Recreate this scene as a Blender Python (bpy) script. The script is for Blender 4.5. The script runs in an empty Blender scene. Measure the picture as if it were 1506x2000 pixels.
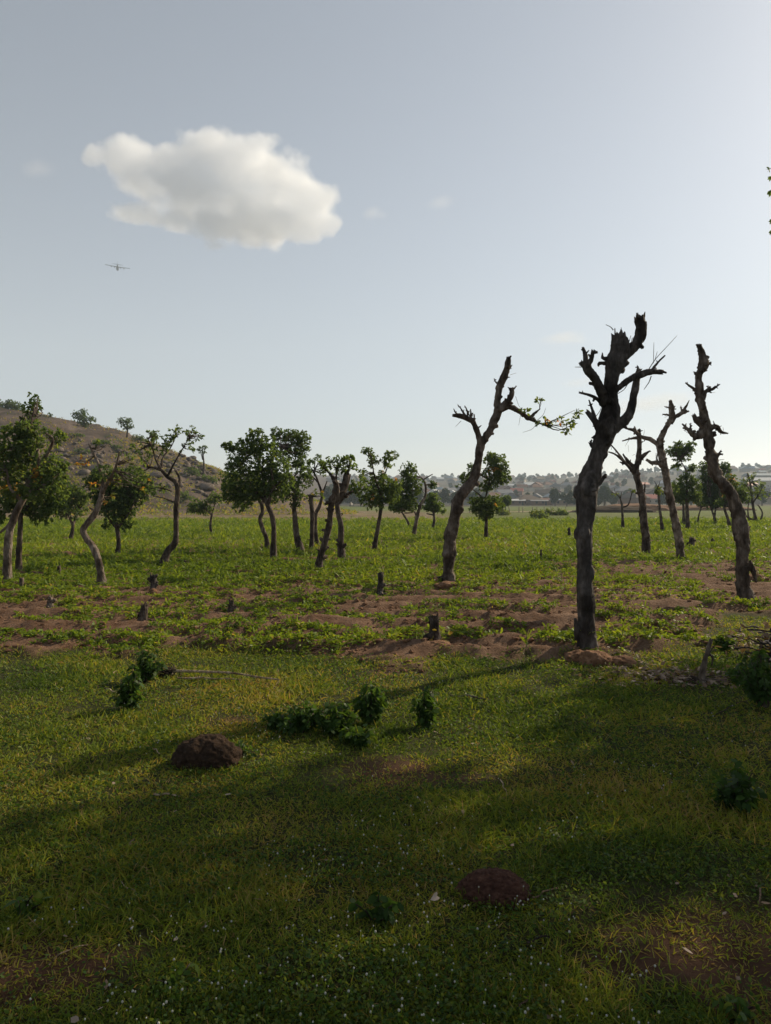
import bpy, bmesh, math, random
import numpy as np
from mathutils import Vector

# ------------------------------------------------------------------ camera
sc = bpy.context.scene
FPX, CX, CY, HZ, CH = 1444.0, 753.0, 1000.0, 985.0, 1.65
TH = math.atan((CY - HZ) / FPX)
cd = bpy.data.cameras.new("camera"); cam = bpy.data.objects.new("camera", cd)
sc.collection.objects.link(cam); sc.camera = cam
cd.sensor_fit = 'VERTICAL'; cd.sensor_height = 36.0; cd.lens = 36.0 * FPX / 2000.0
cd.clip_start = 0.05; cd.clip_end = 20000
cam.location = (0, 0, CH); cam.rotation_euler = (math.pi / 2 - TH, 0, 0)
cd.dof.use_dof = False

# ------------------------------------------------------------------ world, sun, exposure
SUN_AZ, SUN_EL = math.radians(51), math.radians(31)      # azimuth clockwise from +Y
w = bpy.data.worlds.new("World"); sc.world = w; w.use_nodes = True
nt = w.node_tree; nt.nodes.clear()
sky = nt.nodes.new('ShaderNodeTexSky'); sky.sky_type = 'NISHITA'; sky.sun_disc = False
sky.sun_elevation = SUN_EL; sky.sun_rotation = SUN_AZ
sky.air_density = 1.0; sky.dust_density = 1.0; sky.ozone_density = 0.8; sky.altitude = 300
hs = nt.nodes.new('ShaderNodeHueSaturation'); hs.inputs['Saturation'].default_value = 0.46
bg = nt.nodes.new('ShaderNodeBackground'); bg.inputs['Strength'].default_value = 0.080
wo = nt.nodes.new('ShaderNodeOutputWorld')
nt.links.new(sky.outputs[0], hs.inputs['Color']); nt.links.new(hs.outputs[0], bg.inputs[0]); nt.links.new(bg.outputs[0], wo.inputs[0])
sd = bpy.data.lights.new("sun", 'SUN'); sd.energy = 5.0; sd.angle = math.radians(0.6); sd.color = (1.0, 0.84, 0.60)
so = bpy.data.objects.new("sun", sd); sc.collection.objects.link(so)
SDIR = Vector((math.sin(SUN_AZ) * math.cos(SUN_EL), math.cos(SUN_AZ) * math.cos(SUN_EL), math.sin(SUN_EL)))
so.rotation_euler = SDIR.to_track_quat('Z', 'Y').to_euler()
sc.view_settings.view_transform = 'Standard'; sc.view_settings.look = 'None'
sc.view_settings.exposure = 0.55; sc.view_settings.gamma = 1.0
sc.render.resolution_x = 771; sc.render.resolution_y = 1024
try:
    sc.cycles.volume_bounces = 6; sc.cycles.max_bounces = 10; sc.cycles.transparent_max_bounces = 8
except Exception: pass

R = np.random.default_rng(7); random.seed(7)

# ------------------------------------------------------------------ noise
def _h(i, j, k, s):
    n = (i * 73856093) ^ (j * 19349663) ^ (k * 83492791) ^ (s * 2654435761)
    n = n & 0xFFFFFFFF
    n = ((n ^ (n >> 13)) * 1274126177) & 0xFFFFFFFF
    n = ((n ^ (n >> 16)) * 668265263) & 0xFFFFFFFF
    return ((n ^ (n >> 15)) & 0xFFFF) / 65535.0
def vnoise(x, y, z=0.0, s=0):
    x = np.asarray(x, float); y = np.asarray(y, float); z = np.broadcast_to(np.asarray(z, float), x.shape)
    xi = np.floor(x).astype(np.int64); yi = np.floor(y).astype(np.int64); zi = np.floor(z).astype(np.int64)
    fx, fy, fz = x - xi, y - yi, z - zi
    fx = fx*fx*(3-2*fx); fy = fy*fy*(3-2*fy); fz = fz*fz*(3-2*fz)
    r = 0
    for a in (0, 1):
        for b in (0, 1):
            for c in (0, 1):
                if c == 1 and not np.any(fz): continue
                r = r + _h(xi+a, yi+b, zi+c, s) * (fx if a else 1-fx) * (fy if b else 1-fy) * (fz if c else 1-fz)
    return r
def fbm(x, y, z=0.0, s=0, o=4):
    t = 0; a = 0.5; f = 1.0; n = 0
    for k in range(o):
        t = t + a * vnoise(np.asarray(x)*f, np.asarray(y)*f, np.asarray(z)*f, s+k); n += a; a *= .5; f *= 2.03
    return t / n
def sm(x, a, b):
    t = np.clip((np.asarray(x, float)-a)/(b-a), 0, 1); return t*t*(3-2*t)

# ------------------------------------------------------------------ terrain
def yb(x):      # near edge of the hoed field
    return 7.9 + 3.0*sm(x, 2.2, 5.6) + 1.3*(fbm(np.asarray(x)*.55, np.asarray(x)*0+3, s=11)-.5) + .9*(fbm(np.asarray(x)*2.6, np.asarray(x)*0+5, s=21)-.5) + .5*sm(-np.asarray(x), 2, 6)
CRX = np.array([-400,-200,-120,-83,-69,-55.7,-46.9,-35.8,-31,-21,-12])
CRH = np.array([10,19,23.5,22.3,20.2,17.2,13.4,8.9,5.5,1.2,0.0])
def hillh(x, y):
    xs = x*160/np.maximum(y, 60)*.5 + x*.5
    h = np.interp(xs, CRX, CRH)
    p = sm(y, 88 - 6*sm(-x, 20, 60), 165)**0.9*(1-.55*sm(y, 190, 420))
    return h*p
def rockm(x, y):
    return np.exp(-(((x+15)/9)**2 + ((y-108)/11)**2)**1.5)
def fieldm(x, y):
    return sm(y - yb(x) + .9*(fbm(x*1.8, y*1.8, s=22)-.5), -.22, .30)*(1-sm(y, 60, 90))
def T(x, y):
    x = np.asarray(x, float); y = np.asarray(y, float)
    r = np.hypot(x, y)
    z = .05*(fbm(x*.5, y*.5, s=1)-.5)*sm(r, .5, 3)
    fm = fieldm(x, y)
    near = (1-sm(y, 24, 45))
    v = (y + .16*x + .9*(fbm(x*.35, y*.35, s=5)-.5))/.82
    rid = .5+.5*np.sin(v*2*math.pi)
    amp = .05+.10*fbm(x*.6, y*.6, s=6)
    z = z + fm*near*(rid*amp + .09*(fbm(x*2.6, y*2.6, s=7, o=4)-.5) + .075*(fbm(x*8, y*8, s=8, o=4)-.5))
    z = z + (1-fm)*(1-sm(r, 12, 30))*.022*(fbm(x*5, y*5, s=9)-.5)
    hh = hillh(x, y)
    z = z + hh + sm(hh, .5, 4)*(2.0*(fbm(x*.09, y*.09, s=12, o=5)-.5)+1.7*(fbm(x*.45, y*.45, s=13, o=4)-.5))*(1-sm(y, 190, 300))
    z = z + 2.6*rockm(x, y)*(.4+1.0*fbm(x*.16, y*.16, s=14, o=5))
    # the far town slope, higher toward the right
    tr = sm(x/np.maximum(y, 1), .15, .55)
    z = z + np.interp(y, [0,250,420,560,750,1000,1350,1700,2600,6000], [0,0,1.5,7,17,31,47,56,60,60])*(1+.45*tr)
    z = z + sm(y, 300, 800)*6*(fbm(x*.006, y*.006, s=15)-.5)
    return z

def ray(px, py):
    a = (px-CX)/FPX; b = (CY-py)/FPX
    return np.array([a, math.cos(TH)+b*math.sin(TH), -math.sin(TH)+b*math.cos(TH)])
def P(px, py, Y):
    d = ray(px, py); return np.array([0, 0, CH]) + d*(Y/d[1])
def G(px, py):
    d = ray(px, py); t = CH/-d[2]; p = d*t
    for _ in range(6):
        t = (CH - float(T(p[0], p[1])))/-d[2]; p = d*t
    return np.array([p[0], p[1], float(T(p[0], p[1]))])

# ------------------------------------------------------------------ materials
def mat(name):
    m = bpy.data.materials.new(name); m.use_nodes = True
    n = m.node_tree; b = n.nodes['Principled BSDF']
    return m, n, b
def N(n, t, **k):
    o = n.nodes.new(t)
    for a, v in k.items():
        if a in o.inputs: o.inputs[a].default_value = v
        else: setattr(o, a, v)
    return o
def ramp(n, stops, fac=None):
    r = n.nodes.new('ShaderNodeValToRGB'); e = r.color_ramp.elements
    while len(e) < len(stops): e.new(.5)
    for x, (p, c) in zip(e, stops): x.position = p; x.color = (*c, 1)
    if fac is not None: n.links.new(fac, r.inputs[0])
    return r
def mixc(n, f, a, b, blend='MIX'):
    m = n.nodes.new('ShaderNodeMix'); m.data_type = 'RGBA'; m.blend_type = blend
    for s, v in ((m.inputs[0], f), (m.inputs[6], a), (m.inputs[7], b)):
        if isinstance(v, (int, float)): s.default_value = v
        elif isinstance(v, tuple): s.default_value = (*v, 1)
        else: n.links.new(v, s)
    return m.outputs[2]
def noise(n, scale, detail=5, rough=.6, coord='Object', stretch=None):
    tc = n.nodes.new('ShaderNodeTexCoord'); t = N(n, 'ShaderNodeTexNoise', Scale=scale, Detail=detail, Roughness=rough)
    if stretch:
        mp = n.nodes.new('ShaderNodeMapping'); mp.inputs['Scale'].default_value = stretch
        n.links.new(tc.outputs[coord], mp.inputs[0]); n.links.new(mp.outputs[0], t.inputs['Vector'])
    else: n.links.new(tc.outputs[coord], t.inputs['Vector'])
    return t.outputs[0]
def bump(n, b, h, s=.5, d=.02):
    bu = N(n, 'ShaderNodeBump', Strength=s, Distance=d); n.links.new(h, bu.inputs['Height']); n.links.new(bu.outputs[0], b.inputs['Normal'])
def leafmat(name, stops, trans=.35, rough=.5):
    m, n, b = mat(name)
    at = N(n, 'ShaderNodeAttribute', attribute_name='tint')
    r = ramp(n, stops, at.outputs['Fac'])
    n.links.new(r.outputs[0], b.inputs['Base Color']); b.inputs['Roughness'].default_value = rough
    b.inputs['Specular IOR Level'].default_value = .12
    tr = n.nodes.new('ShaderNodeBsdfTranslucent')
    c = mixc(n, 1.0, r.outputs[0], (1.5, 1.35, .55), 'MULTIPLY'); n.links.new(c, tr.inputs[0])
    mx = n.nodes.new('ShaderNodeMixShader'); mx.inputs[0].default_value = trans
    out = n.nodes['Material Output']
    n.links.new(b.outputs[0], mx.inputs[1]); n.links.new(tr.outputs[0], mx.inputs[2]); n.links.new(mx.outputs[0], out.inputs[0])
    return m
M = {}
M['leaf'] = leafmat('tree_leaf', [(0, (.045,.080,.034)), (.45, (.092,.145,.054)), (.75, (.155,.195,.055)), (.9, (.24,.19,.05)), (1, (.38,.15,.04))], .58)
M['leaf_far'] = leafmat('far_leaf', [(0, (.022,.042,.022)), (.6, (.04,.065,.03)), (1, (.08,.09,.04))], .2)
M['shrub'] = leafmat('shrub_leaf', [(0, (.028,.060,.016)), (.6, (.058,.112,.024)), (1, (.13,.16,.035))], .48)
M['grass'] = leafmat('grass_blade', [(0, (.050,.088,.017)), (.36, (.135,.190,.028)), (.60, (.225,.240,.036)), (.80, (.27,.20,.060)), (1, (.30,.22,.11))], .42, .55)
M['crop'] = leafmat('crop_leaf', [(0, (.048,.090,.014)), (.5, (.118,.180,.022)), (.85, (.20,.255,.032)), (1, (.29,.23,.07))], .45, .5)
M['deadleaf'] = leafmat('dead_leaf', [(0, (.07,.045,.03)), (.5, (.20,.14,.10)), (1, (.42,.34,.28))], .15, .7)
def barkmat(name, c0, c1, c2, sc_=9):
    m, n, b = mat(name)
    a = noise(n, sc_, 8, .65, stretch=(1, 1, .35)); f = noise(n, sc_*.33, 4, .6)
    r = ramp(n, [(.38, c0), (.52, c1), (.64, c2)], a)
    r2 = ramp(n, [(.42, (.5,.46,.42)), (.58, (1.25,1.25,1.25))], f)
    n.links.new(mixc(n, 1.0, r.outputs[0], r2.outputs[0], 'MULTIPLY'), b.inputs['Base Color'])
    b.inputs['Roughness'].default_value = .9; b.inputs['Specular IOR Level'].default_value = .2
    v = N(n, 'ShaderNodeTexVoronoi', Scale=sc_*2.2, feature='DISTANCE_TO_EDGE')
    tc = n.nodes.new('ShaderNodeTexCoord'); mp = n.nodes.new('ShaderNodeMapping'); mp.inputs['Scale'].default_value = (1,1,.4)
    n.links.new(tc.outputs['Object'], mp.inputs[0]); n.links.new(mp.outputs[0], v.inputs['Vector'])
    ad = N(n, 'ShaderNodeMath', operation='ADD'); n.links.new(a, ad.inputs[0]); n.links.new(v.outputs[0], ad.inputs[1])
    bump(n, b, ad.outputs[0], .9, .03)
    return m
M['bark'] = barkmat('bark', (.030,.022,.017), (.075,.056,.044), (.14,.115,.095))
M['bark_pale'] = barkmat('bark_pale', (.07,.053,.04), (.15,.12,.095), (.26,.22,.185))
M['bark_black'] = barkmat('bark_black', (.030,.026,.024), (.066,.056,.050), (.14,.12,.11), 8)
M['bark_mid'] = barkmat('bark_mid', (.045,.034,.026), (.098,.077,.062), (.18,.15,.125))
M['wood'] = barkmat('broken_wood', (.10,.07,.04), (.22,.16,.10), (.34,.26,.17), 12)
M['straw'] = barkmat('dry_stalk', (.16,.11,.07), (.32,.24,.16), (.45,.36,.26), 20)

def lumpmat(name, c0, c1, c2, s, bs=.9, bd=.03):
    m, n, b = mat(name); a = noise(n, s, 8, .7)
    r = ramp(n, [(.3, c0), (.5, c1), (.72, c2)], a); n.links.new(r.outputs[0], b.inputs['Base Color'])
    b.inputs['Roughness'].default_value = .95; b.inputs['Specular IOR Level'].default_value = .1
    bump(n, b, a, bs, bd); return m
M['mound'] = lumpmat('dark_earth', (.014,.009,.006), (.034,.021,.014), (.070,.045,.028), 26)
M['laterite'] = lumpmat('red_laterite', (.025,.012,.010), (.072,.034,.024), (.13,.068,.045), 34)
M['clod'] = lumpmat('brown_clod', (.075,.038,.022), (.17,.092,.052), (.27,.16,.10), 14)
M['rock'] = lumpmat('hill_rock', (.06,.048,.040), (.12,.098,.082), (.23,.195,.165), .8, .9, .25)

def groundmat():
    m, n, b = mat('ground_soil_and_turf')
    A = lambda s: N(n, 'ShaderNodeAttribute', attribute_name=s).outputs['Fac']
    f1 = noise(n, 3.2, 10, .68); f2 = noise(n, 38, 6, .7); f3 = noise(n, .35, 6, .6)
    soil = ramp(n, [(.30, (.085,.042,.022)), (.50, (.175,.104,.066)), (.70, (.28,.180,.120))], f1)
    soil2 = mixc(n, .45, soil.outputs[0], ramp(n, [(.34, (.30,.27,.25)), (.66, (1.5,1.5,1.5))], f2).outputs[0], 'MULTIPLY')
    turf = ramp(n, [(.28, (.020,.026,.009)), (.5, (.042,.050,.016)), (.7, (.085,.065,.030))], f2)
    turf2 = mixc(n, .5, turf.outputs[0], ramp(n, [(.35, (.7,.8,.7)), (.65, (1.3,1.15,1.0))], f1).outputs[0], 'MULTIPLY')
    far = ramp(n, [(.3, (.060,.088,.018)), (.55, (.095,.120,.024)), (.75, (.15,.13,.045))], f3)
    dry = ramp(n, [(.3, (.10,.075,.045)), (.55, (.17,.13,.075)), (.75, (.24,.185,.11))], f3)
    hilln = noise(n, .16, 9, .66)
    hill = ramp(n, [(.36, (.036,.040,.023)), (.46, (.066,.050,.040)), (.58, (.098,.073,.060)), (.72, (.16,.13,.11))], hilln)
    rockc = ramp(n, [(.3, (.10,.075,.058)), (.55, (.17,.13,.10)), (.7, (.24,.19,.15))], noise(n, .5, 7, .65))
    town = ramp(n, [(.34, (.028,.038,.022)), (.5, (.065,.055,.040)), (.7, (.13,.10,.078))], noise(n, .03, 7, .65))
    red = ramp(n, [(.3, (.060,.030,.018)), (.7, (.13,.070,.042))], f1)
    c = mixc(n, A('soil'), turf2, soil2)
    c = mixc(n, A('redsoil'), c, red.outputs[0])
    c = mixc(n, A('farg'), c, far.outputs[0])
    c = mixc(n, A('dry'), c, dry.outputs[0])
    c = mixc(n, A('hill'), c, hill.outputs[0])
    c = mixc(n, A('rock'), c, rockc.outputs[0])
    c = mixc(n, A('town'), c, town.outputs[0])
    n.links.new(c, b.inputs['Base Color']); b.inputs['Roughness'].default_value = .95
    b.inputs['Specular IOR Level'].default_value = .1
    f4 = noise(n, 11, 8, .75); ad = N(n, 'ShaderNodeMath', operation='MULTIPLY_ADD'); ad.inputs[1].default_value = .35; n.links.new(f2, ad.inputs[0]); n.links.new(f4, ad.inputs[2])
    bump(n, b, ad.outputs[0], 1.0, .07)
    return m
M['ground'] = groundmat()

# ------------------------------------------------------------------ mesh helpers
col = sc.collection
def mesh_obj(name, V, faces, mtl, parent=None, smooth=False, attrs=None, link=True, off=None):
    """faces: list of (M,k) int arrays, or python lists"""
    V = np.asarray(V, float)
    if off is not None: V = V - np.asarray(off)
    if isinstance(faces, list) and len(faces) and not isinstance(faces[0], np.ndarray):
        tot = np.array([len(f) for f in faces]); loops = np.array([i for f in faces for i in f])
    else:
        faces = [f for f in faces if len(f)]
        tot = np.concatenate([np.full(len(f), f.shape[1]) for f in faces]); loops = np.concatenate([f.ravel() for f in faces])
    me = bpy.data.meshes.new(name)
    me.vertices.add(len(V)); me.vertices.foreach_set('co', V.astype(np.float32).ravel())
    me.loops.add(len(loops)); me.loops.foreach_set('vertex_index', loops.astype(np.int32))
    me.polygons.add(len(tot)); st = np.concatenate([[0], np.cumsum(tot)[:-1]])
    me.polygons.foreach_set('loop_start', st.astype(np.int32)); me.polygons.foreach_set('loop_total', tot.astype(np.int32))
    me.polygons.foreach_set('use_smooth', np.full(len(tot), bool(smooth)))
    me.update(calc_edges=True)
    if attrs:
        for k, v in attrs.items():
            a = me.attributes.new(k, 'FLOAT', 'POINT'); a.data.foreach_set('value', np.asarray(v, np.float32))
    for mm in (mtl if isinstance(mtl, (list, tuple)) else [mtl]): me.materials.append(mm)
    o = bpy.data.objects.new(name, me)
    if link: col.objects.link(o)
    if parent is not None: o.parent = parent
    return o
def tag(o, label=None, cat=None, group=None, kind=None):
    if label: o['label'] = label
    if cat: o['category'] = cat
    if group: o['group'] = group
    if kind: o['kind'] = kind
    return o
def thing(name, loc, label, cat, group=None, rz=0):
    o = bpy.data.objects.new(name, None); o.empty_display_size = .3; col.objects.link(o)
    o.location = tuple(map(float, loc)); o.rotation_euler = (0, 0, rz)
    return tag(o, label, cat, group)
def unit(v): return v/np.maximum(np.linalg.norm(v, axis=-1, keepdims=True), 1e-9)

GRASS = ([0, .5, 1], [1, .75, 0]); OVAL = ([0, .35, .72, 1], [0, 1, .85, 0]); LANCE = ([0, .3, .7, 1], [.5, 1, .6, 0]); DIAM = ([0, .5, 1], [0, 1, 0])
def blades(Pp, D, L, W, bend, prof, side=None, roll=None):
    n = len(Pp); D = unit(D)
    if side is None:
        a = R.normal(size=(n, 3)); side = unit(np.cross(D, a))
    nn = np.cross(side, D)
    down = np.zeros((n, 3)); down[:, 2] = -1
    ts, ws = prof; idx = []; V = []; k = 0
    for t, wd in zip(ts, ws):
        c = Pp + D*(L*t)[:, None] + (down*.6+nn*.4)*(bend*L*t*t)[:, None]
        if wd == 0: V.append(c); idx.append((k,)); k += 1
        else:
            h = side*(W*wd*.5)[:, None]; V.append(c-h); V.append(c+h); idx.append((k, k+1)); k += 2
    V = np.stack(V, 1).reshape(-1, 3); b = (np.arange(n)*k)[:, None]; F = []
    for a, c in zip(idx[:-1], idx[1:]):
        if len(a) == 2 and len(c) == 2: f = [a[0], a[1], c[1], c[0]]
        elif len(a) == 2: f = [a[0], a[1], c[0]]
        else: f = [a[0], c[1], c[0]]
        F.append(b + np.array(f)[None, :])
    return V, F, k
def rep(t, k): return np.repeat(t, k)

class Geo:
    def __init__(s): s.V = []; s.F = []; s.n = 0
    def tube(s, pts, rad, seg=10, rough=.08, rs=0, jag=0.0, sub=4, fine=0.0):
        pts = np.asarray(pts, float); rad = np.asarray(rad, float); m = len(pts)
        if m < 2: return
        # catmull-rom
        pp = np.vstack([2*pts[0]-pts[1], pts, 2*pts[-1]-pts[-2]]); C = []; Q = []
        for i in range(m-1):
            for t in np.arange(sub)/sub:
                p0, p1, p2, p3 = pp[i], pp[i+1], pp[i+2], pp[i+3]
                C.append(.5*(2*p1+(p2-p0)*t+(2*p0-5*p1+4*p2-p3)*t*t+(3*p1-p0-3*p2+p3)*t**3)); Q.append(rad[i]*(1-t)+rad[i+1]*t)
        C.append(pts[-1]); Q.append(rad[-1]); C = np.array(C); Q = np.array(Q); K = len(C)
        tan = unit(np.gradient(C, axis=0)); ref = np.array([0, 1, 0.05])
        u = unit(np.cross(tan, np.broadcast_to(ref, tan.shape))); 
        for i in range(1, K):
            if np.dot(u[i], u[i-1]) < 0: u[i] = -u[i]
        v = np.cross(tan, u)
        an = np.arange(seg)/seg*2*math.pi
        ring = u[:, None, :]*np.cos(an)[None, :, None] + v[:, None, :]*np.sin(an)[None, :, None]
        X = C[:, None, :] + ring*Q[:, None, None]
        if rough > 0:
            sc_ = 1.0/np.maximum(Q.mean(), 1e-4)
            q = X.reshape(-1, 3)*sc_*.8
            nz = fbm(q[:, 0], q[:, 1], q[:, 2]*.55, s=100+rs, o=3).reshape(K, seg)
            X = X + ring*((nz-.5)*2*rough*Q[:, None]*1.6)[:, :, None]
        if fine > 0:
            q = X.reshape(-1, 3)
            a_ = fbm(q[:, 0]*26, q[:, 1]*26, q[:, 2]*7, s=140+rs, o=4); b_ = fbm(q[:, 0]*7, q[:, 1]*7, q[:, 2]*4.5, s=150+rs, o=3)
            dd = ((1-np.abs(a_-.5)*4)*.016+(sm(b_, .56, .72))*.028)*fine
            X = X + ring*(dd.reshape(K, seg)*np.minimum(1, Q[:, None]/.06))[:, :, None]
        if jag > 0:
            X[-1] += tan[-1]*(R.random(seg)**1.5*jag*Q[-1])[:, None]
        base = s.n; VV = X.reshape(-1, 3)
        tip = C[-1] + tan[-1]*Q[-1]*(-.2 if jag > 0 else .35)
        VV = np.vstack([VV, tip[None]]); s.V.append(VV); s.n += len(VV)
        i = np.arange(K-1)[:, None]*seg; j = np.arange(seg)[None, :]; j2 = (j+1) % seg
        s.F.append(np.stack([i+j, i+j2, i+seg+j2, i+seg+j], -1).reshape(-1, 4)+base)
        t0 = (K-1)*seg
        s.F.append(np.stack([t0+np.arange(seg), t0+(np.arange(seg)+1) % seg, np.full(seg, K*seg)], -1)+base)
        return C, Q, tan
    def add(s, V, F):
        V = np.asarray(V, float); s.V.append(V); s.F += [f+s.n for f in F]; s.n += len(V)
    def box(s, c, d, rz=0):
        x, y, z = [q*.5 for q in d]
        V = np.array([[a*x, b*y, e*z] for e in (-1, 1) for a, b in ((-1,-1), (1,-1), (1,1), (-1,1))])
        ca, sa = math.cos(rz), math.sin(rz); V = np.stack([V[:, 0]*ca-V[:, 1]*sa, V[:, 0]*sa+V[:, 1]*ca, V[:, 2]], 1)+np.asarray(c)
        F = np.array([[0,3,2,1],[4,5,6,7],[0,1,5,4],[1,2,6,5],[2,3,7,6],[3,0,4,7]]); s.add(V, [F])
    def build(s, name, mtl, parent=None, off=None, smooth=True):
        if not s.V: return None
        return mesh_obj(name, np.vstack(s.V), s.F, mtl, parent, smooth, off=off)

def nubs(g, C, Q, tan, n, rs, lo=.15, L=1.3):
    """broken stubs and knobs sticking out of a limb"""
    K = len(C)
    for _ in range(n):
        i = int(lo*K + R.random()*(1-lo)*(K-1)); r = Q[i]
        d = unit(np.cross(tan[i], R.normal(size=3))); d = unit(d*.9 + tan[i]*R.uniform(-.1, .7))
        th_ = R.random() < .35; l = r*R.uniform(.4, L)*(1 if th_ else .7)+.012; q = (r*R.uniform(.14, .25) if th_ else r*R.uniform(.3, .6))+.003
        p = C[i]+d*r*.5
        g.tube([p, p+d*(r*.5+l*.5), p+d*(r*.5+l)+R.normal(size=3)*l*.12], [q*1.8, q*1.1, q*(.5 if th_ else .95)], 8, .3, rs, jag=1.5 if th_ else .6, sub=2)
def splinters(g, p, d, r, n):
    for _ in range(n):
        a = R.normal(size=3); o = a-np.dot(a, d)*d; o = unit(o)*r*R.uniform(.2, .9)
        l = min(r*R.uniform(.5, 1.8), .12); dd = unit(d+R.normal(size=3)*.25)
        g.tube([p+o-dd*r*.4, p+o+dd*l*.5, p+o+dd*l], [r*.22, r*.14, r*.02], 5, .2, 1, sub=1)

# ------------------------------------------------------------------ the ground sheet
def build_ground():
    r = np.concatenate([[.05], np.geomspace(.5, 30, 600), np.geomspace(30.4, 9000, 260)])
    fine = np.radians(np.arange(-44, 44.001, .22)); rest = np.radians(np.linspace(44, 316, 50)[1:-1])
    an = np.concatenate([fine, rest]); nA = len(an)
    rr, aa = np.meshgrid(r, an, indexing='ij'); x = rr*np.sin(aa); y = rr*np.cos(aa)
    z = T(x, y)
    V = np.stack([x, y, z], -1).reshape(-1, 3); nr = len(r)
    i = (np.arange(nr-1)*nA)[:, None]; j = np.arange(nA)[None, :]; j2 = (j+1) % nA
    F = np.stack([i+j, i+nA+j, i+nA+j2, i+j2], -1).reshape(-1, 4)
    x, y = V[:, 0], V[:, 1]
    fm = fieldm(x, y); hh = hillh(x, y)
    at = {'soil': np.clip(fm*1.0, 0, 1), 'redsoil': redm(x, y),
          'farg': sm(y, 30, 55), 'dry': drym(x, y), 'hill': np.clip(sm(hh, .15, .9), 0, 1),
          'rock': sm(rockm(x, y)+.25*(fbm(x*.15, y*.15, s=31)-.5), .25, .4), 'town': sm(y, 290, 370)*(1-sm(hh, .15, .9))}
    o = mesh_obj('ground', V, [F], M['ground'], smooth=True, attrs=at)
    tag(o, kind='structure')
def redm(x, y):
    def g(px, py, a, b):
        c = G(px, py); return np.exp(-(((x-c[0])/a)**2+((y-c[1])/b)**2)**1.2)
    m = g(70, 1890, .30, .22)+g(1390, 1900, .42, .32)+.8*g(800, 1510, .5, .30)+.6*g(440, 1405, .25, .12)+.8*g(1320, 1325, .7, .4)+.5*g(1480, 1880, .3, .5)
    return np.clip(m*1.5*sm(fbm(x*3, y*3, s=33, o=5)+.35*m, .40, .72), 0, 1)
def drym(x, y):
    return np.clip(sm(y, 55, 75)*(1-sm(x, 4, 12))*(1-sm(y, 160, 200))+.15*sm(y, 60, 110)*(1-sm(y, 200, 260)), 0, 1)*sm(fbm(x*.08, y*.05, s=35)+.25*(1-sm(x, 4, 12)), .40, .6)
build_ground()

# ------------------------------------------------------------------ turf, flowers and crops (uncountable)
def sector(n, r0, r1, a=38, pw=1.0):
    r = r0*(r1/r0)**(R.random(n)**pw); t = np.radians(R.uniform(-a, a, n)); return r*np.sin(t), r*np.cos(t), r
def build_grass():
    n = 430000; x, y, r = sector(n, 1.5, 12.0, 36)
    red = redm(x, y); fm = fieldm(x, y); cl = fbm(x*3.2, y*3.2, s=41)
    keep = (R.random(n) < (1-.80*red)*(1-fm)*(.35+1.2*sm(cl, .3, .6)))
    x, y, r, red, cl = x[keep], y[keep], r[keep], red[keep], cl[keep]; n = len(x)
    z = T(x, y); lod = np.maximum(1, r/3.4)**.75
    tall = sm(fbm(x*1.3, y*1.3, s=42), .45, .7)
    L = R.uniform(.018, .052, n)*(1+.9*tall)*lod**.35; W = R.uniform(.0034, .0066, n)*lod
    D = R.normal(size=(n, 3))*[.75, .75, .25]; D[:, 2] += .75
    patch = fbm(x*.9, y*.9, s=43, o=4)
    tint = np.clip(.33+1.25*(patch-.5)+.38*red+R.normal(size=n)*.17+(R.random(n) < .10)*.45, 0, 1)
    V, F, k = blades(np.stack([x, y, z-.004], 1), D, L, W, R.uniform(.1, .9, n), GRASS)
    o = mesh_obj('grass', V, F, M['grass'], attrs={'tint': rep(tint, k)}); tag(o, 'short trampled grass mat with dry brown tufts in the foreground', 'grass', kind='stuff')
    # creeping weeds with small round leaves
    n = 110000; x, y, r = sector(n, 1.5, 9, 36)
    cl = fbm(x*2.1+7, y*2.1, s=45); keep = (R.random(n) < sm(cl, .38, .60)*(1-fieldm(x, y))*(1-.8*redm(x, y)))
    x, y, r = x[keep], y[keep], r[keep]; n = len(x); lod = np.maximum(1, r/4)**.6
    D = R.normal(size=(n, 3))*[.9, .9, .3]; D[:, 2] += .45
    V, F, k = blades(np.stack([x, y, T(x, y)+R.uniform(.004, .035, n)], 1), D, R.uniform(.010, .026, n)*lod, R.uniform(.006, .013, n)*lod, R.uniform(0, .5, n), OVAL)
    o = mesh_obj('weeds', V, F, M['shrub'], attrs={'tint': rep(np.clip(R.normal(.60, .28, n), 0, 1), k)}); tag(o, 'creeping broad leaved weeds spreading through the foreground grass', 'weeds', kind='stuff')
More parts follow.
